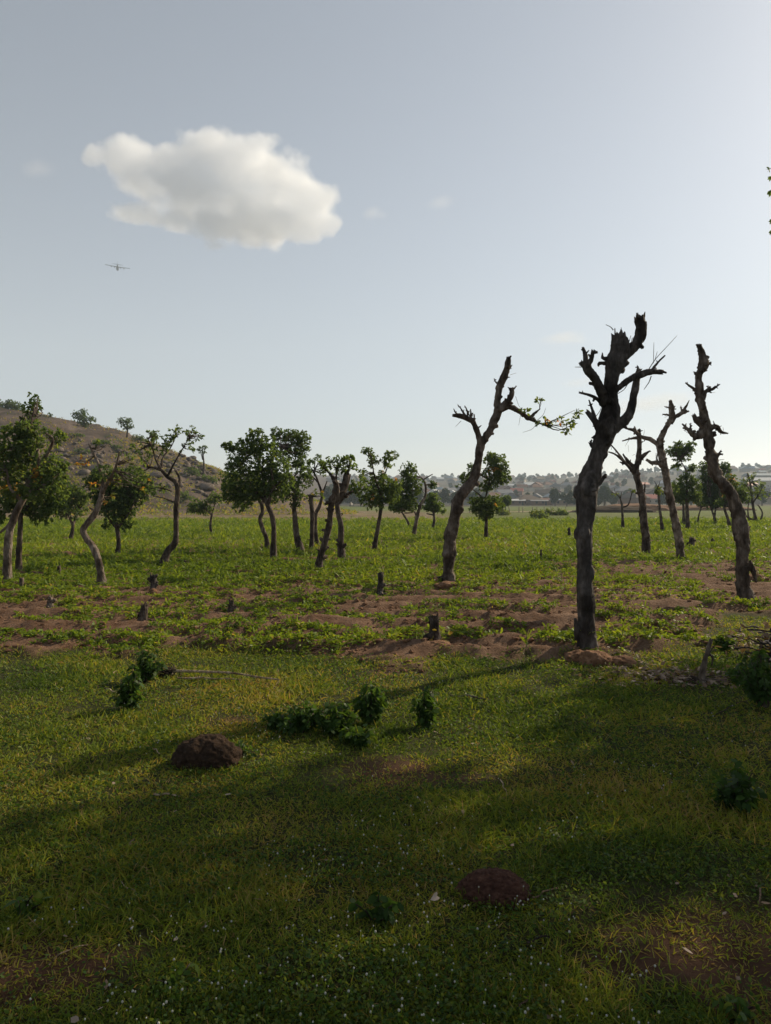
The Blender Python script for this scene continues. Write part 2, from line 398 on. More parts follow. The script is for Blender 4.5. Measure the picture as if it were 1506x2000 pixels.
def build_flowers():
    n = 2600; x, y, r = sector(n, 1.7, 8.2, 34)
    cl = fbm(x*1.6, y*1.6, s=47); keep = (R.random(n) < sm(cl, .54, .66)*.9*(1-fieldm(x, y))*(1-redm(x, y)))
    x, y, r = x[keep], y[keep], r[keep]; n = len(x); z = T(x, y)
    h = R.uniform(.03, .075, n); rad = R.uniform(.0022, .0048, n)
    bm = bmesh.new(); bmesh.ops.create_icosphere(bm, subdivisions=1, radius=1); 
    U = np.array([v.co[:] for v in bm.verts]); FF = np.array([[v.index for v in f.verts] for f in bm.faces]); bm.free()
    U = U*[1, 1, 1.25]
    C = np.stack([x+R.normal(size=n)*.01, y, z+h], 1)
    V = (C[:, None, :]+U[None]*rad[:, None, None]).reshape(-1, 3); F = (np.arange(n)[:, None, None]*len(U)+FF[None]).reshape(-1, 3)
    m, nn, b = mat('flower_white'); b.inputs['Base Color'].default_value = (.33,.33,.28,1); b.inputs['Roughness'].default_value = .8
    # thin stalks
    SV, SF, k = blades(np.stack([x, y, z], 1), C-np.stack([x, y, z], 1), h, np.full(n, .0018), np.zeros(n), ([0, 1], [1, 1]))
    VV = np.vstack([V, SV]); o = mesh_obj('flowers', VV, [F]+[f+len(V) for f in SF], [m, M['grass']], smooth=True, attrs={'tint': np.full(len(VV), .4)})
    mi = np.zeros(len(o.data.polygons), np.int32); mi[len(F):] = 1; o.data.polygons.foreach_set('material_index', mi)
    tag(o, 'tiny white globe flowers dotted all over the grass', 'flowers', kind='stuff')
def cover(x, y):
    """share of the hoed field that is green"""
    v = (y + .16*x + .9*(fbm(x*.35, y*.35, s=5)-.5))/.82
    rid = .5+.5*np.sin(v*2*math.pi+.4)
    pn = fbm(x*.9, y*1.6, s=51, o=4)
    dens = .36+.64*sm(y+2.2*(fbm(x*.3, y*.3, s=52)-.5)+.25*np.clip(-x, -6, 6), 11.5, 19.5)
    bare = sm(x, 3.2, 5.5)*sm(y, 15.5, 16.5)*(1-sm(y, 19, 22))*.8
    bare = bare+.7*np.exp(-(((x+1.5)/2.5)**2+((y-21)/1.0)**2))
    th = .66-.47*dens
    th = th-.03*sm(-x, -1, 3)
    return np.clip(sm(pn+.10*(rid-.5), th, th+.08)*(.35+.65*dens)*(1-bare), 0, 1)
def build_crops():
    def lay(n, r0, r1, nl, L0, L1, W0, W1, name, label, hz, pw=1.0, amax=36):
        x, y, r = sector(n, r0, r1, amax, pw)
        keep = R.random(n) < cover(x, y)*fieldm(x, y)*(1-sm(hillh(x, y), .3, 1)); x, y, r = x[keep], y[keep], r[keep]
        lod = np.maximum(1, r/16)**.62; n = len(x); ps = R.uniform(.6, 1.25, n)
        tp = np.clip(R.normal(.50, .13, n)+.5*(fbm(x*.25, y*.25, s=57)-.5), 0, .9)
        x = np.repeat(x, nl)+R.normal(size=n*nl)*.035*rep(lod, nl); y = np.repeat(y, nl)+R.normal(size=n*nl)*.035*rep(lod, nl)
        ld = rep(lod*ps, nl); m = n*nl; z = T(x, y)
        D = R.normal(size=(m, 3))*[.8, .8, .25]; D[:, 2] += hz
        V, F, k = blades(np.stack([x, y, z+R.uniform(0, .05, m)*ld], 1), D, R.uniform(L0, L1, m)*ld, R.uniform(W0, W1, m)*ld, R.uniform(.2, .9, m), LANCE)
        o = mesh_obj(name, V, F, M['crop'], attrs={'tint': rep(np.clip(rep(tp, nl)+R.normal(size=m)*.13, 0, 1), k)})
        tag(o, label, 'crops', kind='stuff')
    lay(24000, 7.8, 24, 14, .035, .080, .016, .030, 'groundnut_crop', 'low green groundnut plants in broken patches on bare brown ridges', .6, .9)
    lay(34000, 14, 95, 7, .10, .20, .016, .028, 'maize_crop', 'bright green young maize leaves covering the field between the trees', .95, .85)
def build_clods():
    n = 15000; x, y, r = sector(n, 7.2, 26, 34)
    kp = (R.random(n) < fieldm(x, y)*(.25+sm(fbm(x*1.4, y*1.4, s=58), .45, .6))); x, y = x[kp], y[kp]; n = len(x)
    bm = bmesh.new(); bmesh.ops.create_icosphere(bm, subdivisions=1, radius=1)
    U = np.array([v.co[:] for v in bm.verts]); FF = np.array([[v.index for v in f.verts] for f in bm.faces]); bm.free()
    sz = .008+.030*R.random(n)**2.5
    V = (np.stack([x, y, T(x, y)+sz*.3], 1)[:, None, :]+U[None]*sz[:, None, None]*R.uniform(.55, 1.35, (n, len(U), 1))*[1.2, 1, .7]).reshape(-1, 3)
    F = (np.arange(n)[:, None, None]*len(U)+FF[None]).reshape(-1, 3)
    tag(mesh_obj('soil_clods', V, [F], M['clod']), 'loose crumbled soil clods over the bare hoed ridges', 'soil', kind='stuff')
build_grass(); build_flowers(); build_crops(); build_clods()

# ------------------------------------------------------------------ trees
def crown_leaves(blobs, Y0, dens, L, tmean, gap=.42, seed=0, orange=0.0, tuft=8, mean_c=None):
    """blobs: world (centre, radii). Returns leaf bases/dirs/lengths/tints, and tuft centres."""
    Cs = []; Ds = []
    allc = np.mean([b[0] for b in blobs], 0)
    for c, rr in blobs:
        rr = np.asarray(rr); area = math.pi*rr[0]*rr[2]
        n = max(6, int(2.3*dens*area))
        u = unit(R.normal(size=(n, 3))); q = R.random(n)**.45
        p = c+u*q[:, None]*rr*(.80+.45*(fbm(u[:, 0]*2.2+seed, u[:, 1]*2.2, u[:, 2]*2.2, s=61)[:, None]))
        s_ = 1.0/(np.mean(rr)*.55)
        keep = fbm(p[:, 0]*s_, p[:, 1]*s_, p[:, 2]*s_, s=62+seed) > gap-.01
        Cs.append(p[keep]); Ds.append(unit(unit(p-c)*.8+unit(p-allc)*.4+np.array([0, 0, .45]))[keep])
    C = np.vstack(Cs); D = np.vstack(Ds); n = len(C)
    base = np.repeat(C, tuft, 0); ax = np.repeat(D, tuft, 0)
    d = unit(ax*.55+R.normal(size=(n*tuft, 3))*.75)
    LL = R.uniform(.65, 1.15, n*tuft)*L
    tt = np.clip(rep(R.normal(tmean, .10, n), tuft)+R.normal(size=n*tuft)*.12, 0, .86)
    if orange > 0:
        oc = fbm(C[:, 0]*1.2, C[:, 1]*1.2, C[:, 2]*1.2, s=70+seed); om = rep((oc > np.quantile(oc, 1-orange)) & (R.random(n) < .7), tuft)
        tt = np.where(om, R.uniform(.84, 1, n*tuft), tt)
    return base+R.normal(size=base.shape)*L*.12, d, LL, tt, C
def leaf_obj(name, B, D, L, tt, mtl, parent, off, wr=.48, prof=OVAL, bend=.35):
    V, F, k = blades(B, D, L, L*wr*R.uniform(.8, 1.2, len(L)), np.full(len(L), bend), prof)
    return mesh_obj(name, V, F, mtl, parent, attrs={'tint': rep(tt, k)}, off=off)

def tree(name, label, base, tf, trunk, branches=(), twigs=(), crown=(), bark='bark', cat='tree', group=None, dens=95, tmean=.35,
         gap=.42, orange=0, leafL=None, nub=0, seg=12, seed=0, depth=.55, spl=False, twn=5, tuft=8, broken=True, flare=1.35, leafname='crown'):
    """all 2D data are (x, y, width) in a crop with transform tf=(ox,oy,scale); base is in photo pixels"""
    ox, oy, s = tf; g0 = G(*base); Y0 = g0[1]; K = Y0/FPX/s
    root = thing(name, g0, label, cat, group)
    seen = []                                   # (x, y, dy)
    def w3(x, y, dy): return P(ox+x/s, oy+y/s, Y0+dy)
    def poly(pts, dd, first=False):
        pts = list(pts); dy0 = 0.0
        if not first and seen:
            a = np.array(seen); i = np.argmin((a[:, 0]-pts[0][0])**2+(a[:, 1]-pts[0][1])**2); dy0 = a[i, 2]
        out = []; rad = []; acc = 0
        for i, (x, y, wd) in enumerate(pts):
            if i: acc += math.hypot(x-pts[i-1][0], y-pts[i-1][1])*K
            dy = dy0+acc*dd; seen.append((x, y, dy)); out.append(w3(x, y, dy)); rad.append(wd*K*.5)
        return out, rad
    # trunk
    pts, rad = poly(trunk, 0, True)
    sink = pts[0].copy(); sink[2] = g0[2]-.12
    pts[0][2] = max(pts[0][2], g0[2]+.0)
    pts = [sink]+pts; rad = [rad[0]*flare*1.05]+rad; rad[1] *= flare
    if spl: rad = [q*(.83 if seed == 3 else .88) for q in rad]
    g = Geo(); C, Q, tn = g.tube(pts, rad, 40 if spl else seg+8, .20 if spl else .14, seed, jag=1.0 if broken else 0, sub=14 if spl else 5, fine=1.0 if spl else 0)
    if nub: nubs(g, C, Q, tn, nub, seed, .35)
    if spl: splinters(g, C[-1], tn[-1], Q[-1], 7)
    g.build('trunk', M[bark], root, g0)
    allpts = [(C, Q)]
    for bi, b in enumerate(branches):
        dd = depth*(1 if (bi+seed) % 2 else -1)*R.uniform(.4, 1.0)
        p, rd = poly(b, dd); rd[0] *= 1.25
        g = Geo(); r = g.tube(p, rd, 22 if spl else seg, .18, seed+bi+1, jag=1.3 if broken else 0, sub=8 if spl else 4, fine=.6 if spl else 0)
        if nub: nubs(g, *r, max(2, nub//3), seed+bi)
        if spl: splinters(g, r[0][-1], r[2][-1], r[1][-1], 4)
        g.build('branch', M[bark], root, g0); allpts.append((r[0], r[1]))
    tg = Geo()
    for b in twigs:
        p, rd = poly(b, R.uniform(-.5, .5)); g = Geo(); g.tube(p, rd, 5, .1, seed, sub=3); g.build('twig', M[bark], root, g0)
    if crown:
        bl = []; pc = np.vstack([a[0] for a in allpts])
        for q in crown:
            x, y, rx, ry = q[:4]; dyo = q[4] if len(q) > 4 else R.uniform(-.35, .35)
            rxx, ryy = rx*K, ry*K; bl.append((w3(x, y, dyo*rxx), 1.06*np.array([rxx, .5*(rxx+ryy), ryy])))
        L = leafL or .085*max(1, Y0/26)**.8
        B, D, LL, tt, TC = crown_leaves(bl, Y0, dens/max(1, Y0/26)**1.2, L, tmean, gap, seed, orange, tuft)
        leaf_obj(leafname, B, D, LL, tt, M['leaf'], root, g0)
        # limbs reaching into the leaves
        hi = pc[pc[:, 2] > g0[2]+.35*(pc[:, 2].max()-g0[2])]
        for c, rr in bl:
            i = np.argmin(((hi-c)**2).sum(1)); a = hi[i]
            for _ in range(twn):
                e = c+unit(R.normal(size=3))*rr*.75; mid = (a+e)/2+R.normal(size=3)*.10*np.linalg.norm(e-a); mid[2] -= .04*np.linalg.norm(e-a)
                r0 = .010+.009*np.linalg.norm(e-a); r0 *= max(1, Y0/30)
                tg.tube([a, mid, e], [r0, r0*.65, r0*.25], 6, .12, seed, sub=3)
    if tg.V: tg.build('twigs', M[bark], root, g0)
    return root

F1 = (0, 740, 3.012); F2 = (400, 800, 3.012); F3 = (800, 640, 3.571); F4 = (1050, 580, 2.7027); F5 = (1160, 740, 4.347)
# ---- the big pollarded tree on the right
tree('pollarded_tree', 'biggest and nearest lopped bare tree, dark trunk with jagged broken crown standing in bare soil', (1148, 1266), F4,
  [(266,1860,112),(262,1780,98),(256,1650,84),(250,1500,80),(248,1350,78),(248,1200,82),(250,1080,88),(256,1000,96),(284,920,90),(322,830,86),(346,760,100),(368,690,118),(382,620,98),(386,560,84),(388,480,68),(398,400,72),(406,350,92),(424,300,80),(436,255,94),(430,212,70)],
  [[(420,330,60),(470,295,52),(510,262,46),(538,215,46),(546,165,46),(540,125,52)],
   [(540,150,22),(528,115,16),(526,88,10)], [(548,150,18),(560,110,12),(567,80,4)],
   [(360,560,50),(338,510,46),(310,440,42),(272,392,46),(255,350,44)], [(258,360,26),(252,310,20),(240,268,12)], [(262,365,24),(284,325,20),(294,285,18)], [(262,385,20),(225,350,12)],
   [(355,570,30),(325,545,20),(280,520,14),(222,505,9)],
   [(345,720,44),(320,680,38),(290,640,28),(262,608,20)], [(305,655,18),(290,600,14),(272,545,6)],
   [(375,690,80),(430,672,56),(468,640,44),(492,595,40),(510,500,36),(530,410,30),(532,385,20)], [(532,400,16),(526,360,2)],
   [(400,500,30),(430,478,30),(480,440,30),(540,410,30),(600,395,28),(652,396,22)], [(600,390,12),(640,340,9),(672,310,6)],
   [(390,360,30),(360,350,18),(328,350,16)], [(375,330,18),(345,320,12),(342,295,4)],
   [(315,800,24),(290,790,16),(278,770,14)], [(315,770,18),(300,745,14),(298,738,10)],
   [(300,990,40),(330,972,28),(358,942,14)], [(225,1800,40),(205,1740,22),(198,1700,10)]],
  twigs=[[(585,385,5),(625,325,4),(690,255,3),(735,205,2)], [(612,350,3),(613,290,3),(614,240,2)], [(620,330,3),(632,288,2)], [(600,418,6),(588,450,5),(562,488,3)],
         [(475,460,5),(455,490,4),(420,512,4)], [(400,175,6),(385,158,4),(360,146,3)], [(410,215,10),(408,165,5)], [(300,640,4),(330,600,3),(340,560,3)], [(320,660,6),(338,620,6)], [(480,250,4),(492,205,3)], [(490,260,4),(500,215,3)], [(232,370,4),(198,370,3)]],
  bark='bark_black', group='lopped bare trees', nub=8, seg=14, seed=1, depth=.35, spl=True, flare=1.12)
# ---- the leaning middle one
tree('pollarded_tree', 'curved lopped tree in mid field with leafy twig reaching right from its top', (875.6, 1141), F3,
  [(270,1790,86),(270,1700,74),(275,1600,80),(280,1500,84),(300,1400,84),(320,1300,80),(342,1200,78),(390,1130,74),(438,1070,68),(464,1000,60),(480,920,54),(490,850,56),(505,800,52),(530,765,46),(570,700,46),(608,620,46),(620,560,48),(612,510,42),(624,440,40),(642,380,46),(680,290,46),(687,240,38),(690,212,28)],
  [[(495,830,40),(488,780,32),(474,730,36),(450,670,30),(420,640,38),(350,615,32),(306,612,18)], [(345,620,12),(320,590,8),(308,566,5)], [(385,610,14),(362,570,8),(336,538,5)], [(410,610,14),(400,575,9),(385,545,5)], [(430,620,14),(425,570,6)], [(450,640,10),(452,605,5)],
   [(630,570,42),(665,535,36),(700,500,30),(714,455,34),(712,430,26)], [(716,440,10),(745,408,4)], [(712,440,8),(686,415,4)],
   [(640,560,40),(690,550,38),(745,572,32),(800,610,26),(832,632,30),(872,598,18),(908,568,8)], [(830,630,22),(880,655,14),(930,675,8)], [(270,1740,50),(232,1745,36),(214,1752,22)], [(640,400,16),(605,385,8),(590,355,5)],[(690,290,14),(715,260,5)],[(660,350,14),(700,345,4)]],
  twigs=[[(920,675,6),(1000,680,5),(1060,690,4),(1110,670,3),(1160,590,2)], [(880,655,4),(930,610,3),(950,560,2)], [(905,575,3),(915,530,3),(905,500,2)], [(880,680,4),(850,710,3),(790,730,2)], [(1000,680,3),(960,700,2)], [(1060,690,3),(1100,740,2)], [(740,480,3),(760,540,2),(775,560,2)], [(700,330,2),(745,315,2)], [(360,650,4),(320,690,2)], [(775,600,3),(762,680,2)], [(280,1720,6),(320,1690,4)]],
  crown=[(1085,680,60,30,0),(1050,650,30,16,0),(1130,660,35,25,0),(1100,725,30,20,0),(1165,590,28,26,0),(900,505,24,16,0),(820,585,50,18,0),(895,655,50,14,0),(960,660,30,30,0)],
  bark='bark_mid', group='lopped bare trees', nub=16, seg=12, seed=2, depth=.3, spl=True, flare=1.08, dens=30, gap=.35, leafL=.085, tmean=.5, orange=.05, twn=1, tuft=5, leafname='leaf_cluster')
tree('pollarded_tree', 'lopped bare tree with S-bent trunk at right edge, in front of dark green trees', (1455, 1165.6), F5,
  [(1282,1850,124),(1268,1700,108),(1258,1500,102),(1248,1300,102),(1224,1150,98),(1188,1020,90),(1130,930,98),(1062,850,94),(1022,770,88),(1006,680,98),(984,600,66),(974,500,70),(958,420,80),(932,300,68),(906,200,64),(890,100,60),(888,0,58),(898,-52,60),(938,-118,80),(926,-200,56),(906,-256,46),(897,-284,34)],
  [[(950,440,60),(900,482,56),(850,478,46),(800,430,30),(752,384,12)], [(925,400,44),(880,360,40),(850,310,26)], [(975,420,44),(1040,405,30),(1080,450,22),(1132,462,14)],
   [(890,110,30),(850,85,24),(780,36,10)], [(920,170,36),(950,110,30),(1010,85,22),(1068,46,8)], [(965,110,14),(970,60,8)], [(1000,680,50),(1050,650,28),(1080,606,5)], [(1300,1560,60),(1345,1625,34),(1380,1720,18)], [(1275,1230,40),(1310,1300,16)], [(930,-225,22),(882,-235,10)],[(945,-135,34),(990,-128,14)],[(890,-30,24),(850,-60,8)],[(820,420,12),(820,375,3)]],
  twigs=[[(815,470,4),(770,440,3)],[(1100,440,4),(1096,410,2)],[(985,120,4),(1030,115,2)],[(1060,690,6),(1108,682,3)]],
  bark='bark_mid', group='lopped bare trees', nub=22, seg=12, seed=3, depth=.3, spl=True, flare=1.1)
tree('pollarded_tree', 'slim lopped tree with Y-forked top just right of the biggest trunk', (1262, 1085), F5,
  [(445,1500,78),(440,1350,70),(420,1150,60),(405,1000,56),(378,880,52),(358,790,50),(372,700,42),(385,600,36),(386,500,34),(386,432,24)],
  [[(378,720,34),(400,670,30),(435,640,28),(474,612,10)], [(355,790,40),(330,745,36),(290,700,26),(248,640,10)], [(345,800,32),(300,750,22),(240,690,18),(180,640,14),(122,620,8)], [(270,720,18),(205,630,14),(140,552,8)], [(255,720,14),(222,706,8)], [(405,980,24),(430,940,14),(434,880,5)]],
  twigs=[[(350,640,3),(325,650,2)],[(150,600,3),(148,570,2)],[(390,520,3),(412,540,2)]],
  bark='bark', group='lopped bare trees', nub=9, seg=10, seed=4, depth=.35, spl=True, flare=1.08)
tree('pollarded_tree', 'lopped tree with pale mottled trunk leaning left, between two darker bare trunks', (1331, 1097.7), F5,
  [(745,1555,68),(730,1450,70),(710,1300,64),(680,1150,60),(642,1000,58),(616,850,60),(600,750,60),(575,650,54),(556,560,50),(576,500,40),(610,420,36),(650,350,40),(660,250,44),(650,190,26)],
  [[(560,580,44),(540,555,38),(480,515,32),(400,490,28),(345,440,30),(285,422,12)], [(370,500,18),(310,508,14),(246,526,10)], [(650,370,34),(690,325,28),(745,290,30),(780,240,16),(810,180,5)], [(750,290,20),(802,275,14)], [(745,270,12),(738,230,6)], [(600,740,44),(545,712,36),(490,712,28),(452,688,20)], [(610,760,12),(538,690,10),(545,620,8)],
   [(650,310,18),(620,305,12),(586,300,8)], [(655,250,16),(625,240,10),(598,235,5)],[(668,260,16),(690,230,5)],[(350,440,18),(345,405,8)]],
  twigs=[[(300,515,4),(265,572,2)],[(420,490,3),(432,430,2)],[(650,300,3),(600,330,2)],[(290,560,2),(296,620,2)]],
  bark='bark_pale', group='lopped bare trees', nub=14, seg=10, seed=5, depth=.35, spl=True, flare=1.05)

# ---- left group
tree('leafy_tree', 'leafy tree at left edge with pale trunk leaning right and forked upper limbs', (14, 1143), F1,
  [(42,1215,44),(45,1050,44),(52,930,44),(72,850,42),(102,775,40),(132,715,38),(158,650,38),(178,600,34),(210,555,28),(240,500,26)],
  [[(150,690,24),(190,660,20),(224,636,12)], [(235,510,22),(224,430,18),(220,335,10)], [(240,500,22),(285,430,18),(312,355,14),(266,318,8)], [(90,800,22),(50,860,18),(0,905,14)], [(130,720,20),(60,640,16),(40,540,10)]],
  crown=[(60,400,110,100),(180,420,90,110),(20,560,110,110),(300,520,90,110),(90,660,90,60),(230,640,100,80),(320,340,60,40),(180,300,90,50),(100,310,70,50),(-60,450,80,120),(345,630,60,90)],
  bark='bark_pale', group='leafy field trees', seed=6, dens=130, gap=.40, orange=.05, tmean=.40, broken=False, tuft=9)
tree('leafy_tree', 'dark trunked leafy tree directly behind the one at the left edge', (38, 1119), F1,
  [(112,1145,34),(110,1050,34),(116,950,30),(120,870,28),(122,780,26),(150,700,24),(170,600,18)],
  [[(122,790,20),(200,700,14),(250,620,10)], [(160,620,14),(150,400,10),(195,200,8)], [(120,800,18),(40,700,12)]],
  crown=[(200,120,36,30),(185,160,50,40),(160,215,30,25),(170,700,110,110),(60,700,90,110),(310,720,90,110),(230,800,60,60),(240,560,100,80),(330,600,60,80),(60,550,80,90),(20,800,50,60),(170,260,60,40)],
  group='leafy field trees', seed=7, dens=120, gap=.40, tmean=.28, broken=False, tuft=9)
tree('leafy_tree', 'sparse orange tinged tree with S-curved pale trunk in left field', (199, 1143), F1,
  [(600,1212,46),(590,1130,42),(570,1040,42),(545,985,40),(505,935,38),(490,890,36),(515,850,36),(555,800,36),(582,740,32),(600,665,26),(608,600,22),(596,560,20),(575,490,18),(540,425,14)],
  [[(600,670,20),(645,590,16),(680,520,12),(702,430,8)], [(570,780,16),(530,760,10)], [(545,430,12),(525,385,8)]],
  crown=[(720,450,45,60),(590,390,60,30),(640,560,70,50),(500,480,60,30),(640,700,60,35),(800,500,60,50),(560,620,50,40),(840,600,50,60),(740,600,60,50)],
  bark='bark_pale', group='leafy field trees', seed=8, dens=60, gap=.5, orange=.28, tmean=.42, broken=True, tuft=7)
tree('leafy_tree', 'low dense dark tree with thin straight trunk behind the S-curved one', (229.5, 1087), F1,
  [(692,1043,26),(698,960,24),(690,880,24),(680,830,20)],
  [[(690,880,16),(640,820,12),(600,760,8)], [(692,880,16),(750,800,12),(800,700,8)]],
  crown=[(690,760,110,80),(620,690,90,80),(780,680,90,80),(640,580,100,70),(760,590,100,70),(850,640,60,60),(560,600,60,60),(630,860,30,25),(750,850,50,35),(700,680,100,80)],
  group='leafy field trees', seed=9, dens=150, gap=.38, tmean=.16, broken=False, tuft=9)
tree('leafy_tree', 'small round leafy tree far behind the left edge trees', (138, 1059), F1,
  [(412,958,26),(425,900,20),(430,840,16)], [[(428,860,12),(400,800,8)],[(428,860,12),(460,790,8)]],
  crown=[(400,720,80,60),(350,770,60,50),(450,760,60,60),(430,660,60,40),(490,700,40,40)],
  group='leafy field trees', seed=10, dens=150, gap=.38, tmean=.33, broken=False)
tree('leafy_tree', 'thin crowned tree with bent dark trunk and bare fan of upper limbs left of centre', (320, 1105), F1,
  [(962,1098,46),(984,1020,42),(1026,970,38),(1035,930,32),(1036,850,30),(1038,750,30),(1045,650,30),(1030,605,28),(985,575,24),(945,530,20)],
  [[(1048,640,20),(1058,590,16),(1035,540,12)], [(945,530,16),(915,470,10),(900,420,8),(870,350,5)], [(950,520,12),(960,460,9),(1010,395,7),(1040,310,4)], [(985,575,12),(1040,470,8),(1090,385,6),(1130,310,3)], [(945,535,14),(890,520,12),(850,540,8)], [(1022,725,10),(960,700,7),(900,690,4)], [(950,530,9),(930,470,6),(980,400,4)],[(1010,660,8),(940,640,5),(870,650,3)]],
  crown=[(905,335,45,35),(1040,315,40,35),(1125,330,40,45),(1000,350,50,30),(1100,400,40,30),(970,400,40,30),(860,460,50,40),(1170,340,20,20),(900,380,30,40),(820,400,60,30),(930,640,60,30)],
  group='leafy field trees', seed=11, dens=84, gap=.46, tmean=.34, broken=False, tuft=7, twn=7)
tree('leafy_tree', 'little two lobed tree at the foot of the stony hill', (413.5, 1045), F1,
  [(1245,918,15),(1238,860,14),(1248,790,12)], [[(1246,800,8),(1200,760,6)],[(1246,800,8),(1265,730,6)]],
  crown=[(1160,745,50,40),(1210,760,40,40),(1262,705,45,40),(1130,770,25,20)], group='leafy field trees', seed=12, dens=150, tmean=.36, broken=False)
# ---- middle group
tree('leafy_tree', 'largest full crowned tree left of centre with straight trunk', (534, 1090.5), F2,
  [(404,874,36),(405,780,34),(405,690,30),(398,630,30),(372,565,28),(352,520,24)],
  [[(360,540,20),(300,480,14),(250,400,8)], [(370,560,20),(400,450,14),(390,350,8)], [(352,520,16),(340,400,12),(300,250,7)]],
  crown=[(300,160,50,50),(250,230,80,70),(360,220,70,60),(150,220,50,30),(200,330,80,70),(320,330,100,80),(430,330,70,80),(170,450,70,60),(290,460,100,70),(400,450,80,80),(460,420,60,70),(240,520,60,50),(150,500,60,50),(115,205,22,18)],
  group='leafy field trees', seed=13, dens=130, gap=.36, tmean=.30, broken=False, tuft=9)
tree('leafy_tree', 'leafy tree with wavy trunk standing just behind the largest full crowned one', (523, 1076), F2,
  [(372,828,28),(360,750,26),(336,690,26),(326,640,24),(340,600,22),(330,540,20)], [[(335,560,14),(280,480,9)],[(335,560,14),(370,470,9)]],
  crown=[(200,490,80,60),(300,440,90,80),(210,560,50,35),(380,500,60,50),(150,400,60,60)], group='leafy field trees', seed=14, dens=120, gap=.36, tmean=.22, broken=False)
tree('leafy_tree', 'tall dark crowned tree rising right behind the largest full crowned one', (586, 1074), F2,
  [(562,824,38),(540,740,36),(532,650,30),(526,575,26),(530,500,18),(520,400,14)], [[(530,520,12),(560,400,9),(570,250,6)],[(526,480,12),(480,350,9),(450,220,6)]],
  crown=[(430,150,45,50),(500,160,60,45),(570,165,55,45),(480,230,80,55),(570,230,50,50),(540,300,60,50),(580,370,50,60),(520,450,60,50),(480,500,40,40),(560,510,40,30),(530,560,30,25)],
  group='leafy field trees', seed=15, dens=130, gap=.37, tmean=.20, broken=False)
tree('lopped_trunk', 'straight bare lopped trunk with small leafy tuft on top, in the middle group', (608.5, 1074), F2,
  [(628,825,26),(630,750,24),(632,650,26),(630,580,24),(624,510,28)], [[(630,560,14),(612,535,10)]],
  crown=[(640,495,30,22),(690,500,20,20)], group='leafy field trees', seed=16, dens=70, tmean=.4, nub=5, orange=.2)
tree('leafy_tree', 'slender crooked tree with sparse top between the straight bare trunk and the knobbly one', (620, 1071), F2,
  [(664,812,24),(652,720,22),(652,620,22),(676,565,20),(690,500,16),(668,430,12),(642,360,8)], [[(668,430,9),(620,380,6)],[(690,500,9),(720,420,6)]],
  crown=[(640,310,55,35),(620,370,35,40),(690,350,40,40),(610,430,30,30),(670,280,30,15)], group='leafy field trees', seed=17, dens=75, gap=.45, tmean=.33, broken=False, twn=6)
tree('leafy_tree', 'tree with leaning trunk and dark knobbly fist-like fork under a flat leafy top', (622.5, 1117), F2,
  [(670,952,44),(680,870,42),(708,780,38),(732,680,36),(742,580,34),(748,530,38)],
  [[(748,540,44),(775,490,40),(770,430,34),(752,400,22)], [(755,530,40),(800,505,40),(822,450,46),(835,395,50)], [(745,540,24),(710,555,14)], [(752,400,14),(730,370,10),(700,345,6)], [(835,390,16),(850,340,10)],[(770,420,10),(780,350,7)],[(830,500,14),(870,480,8)]],
  crown=[(760,310,55,35),(830,300,45,30),(790,350,60,30),(860,340,30,30),(700,320,30,30),(850,280,20,12)], group='leafy field trees', seed=18, dens=95, gap=.40, tmean=.34, nub=14, twn=6)
tree('leafy_tree', 'dark trunked tree with one leafy clump reaching right of the knobbly fork', (668, 1095.5), F2,
  [(808,888,40),(800,790,38),(802,690,32),(786,610,30),(776,545,26)], [[(778,560,20),(830,510,12),(885,480,8)], [(800,800,14),(775,790,10)]],
  crown=[(905,430,50,45),(870,460,35,30),(945,455,25,25),(900,490,30,18)], group='leafy field trees', seed=19, dens=110, gap=.4, tmean=.42, nub=4)
tree('leafy_tree', 'leafy tree with narrow leaning trunk and two tiered crown at centre', (733, 1082), F2,
  [(1002,848,30),(1000,800,30),(1014,720,24),(1030,630,22),(1040,555,20),(1035,480,14)],
  [[(1000,800,20),(990,782,16)], [(1040,560,14),(1010,545,10)], [(1036,500,12),(1000,400,8),(980,280,5)], [(1036,500,12),(1060,380,8),(1090,300,5)]],
  crown=[(955,245,38,25),(990,300,40,45),(1095,270,40,30),(1070,310,45,35),(930,380,25,30),(1020,400,60,35),(950,500,55,60),(1040,470,80,70),(1110,460,55,60),(1000,550,60,40),(1090,520,50,35)],
  group='leafy field trees', seed=20, dens=120, gap=.38, tmean=.36, orange=.03, broken=False)
tree('leafy_tree', 'upright leafy tree with pale exposed right limb, right of the two tiered one', (808, 1050.7), F2,
  [(1228,756,24),(1240,680,22),(1252,620,22),(1270,560,18),(1300,500,14),(1295,430,12),(1270,398,8)], [[(1250,630,14),(1235,600,10)], [(1290,410,8),(1340,380,5)], [(1262,580,10),(1220,500,7),(1200,400,5)]],
  crown=[(1200,350,50,40),(1190,410,50,50),(1160,480,50,50),(1230,450,50,60),(1150,550,60,40),(1210,550,50,50),(1130,580,40,25),(1340,440,25,20)],
  bark='bark_pale', group='leafy field trees', seed=21, dens=140, gap=.38, tmean=.26, broken=False)
tree('leafy_tree', 'small far tree whose thin trunk curves right under a drooping crown', (801, 1032), F2,
  [(1208,702,13),(1190,650,12),(1160,605,10)], crown=[(1130,570,40,25),(1170,560,40,30)], group='leafy field trees', seed=22, dens=130, tmean=.25, broken=False)
tree('leafy_tree', 'small round far tree just left of the curved lopped trunk', (845, 1034), F2,
  [(1340,705,16),(1350,650,14),(1345,600,12)], [[(1345,620,8),(1305,612,5)]], crown=[(1345,550,50,45),(1310,570,35,30),(1385,580,30,30),(1340,510,35,20)], group='leafy field trees', seed=23, dens=150, tmean=.33, broken=False)
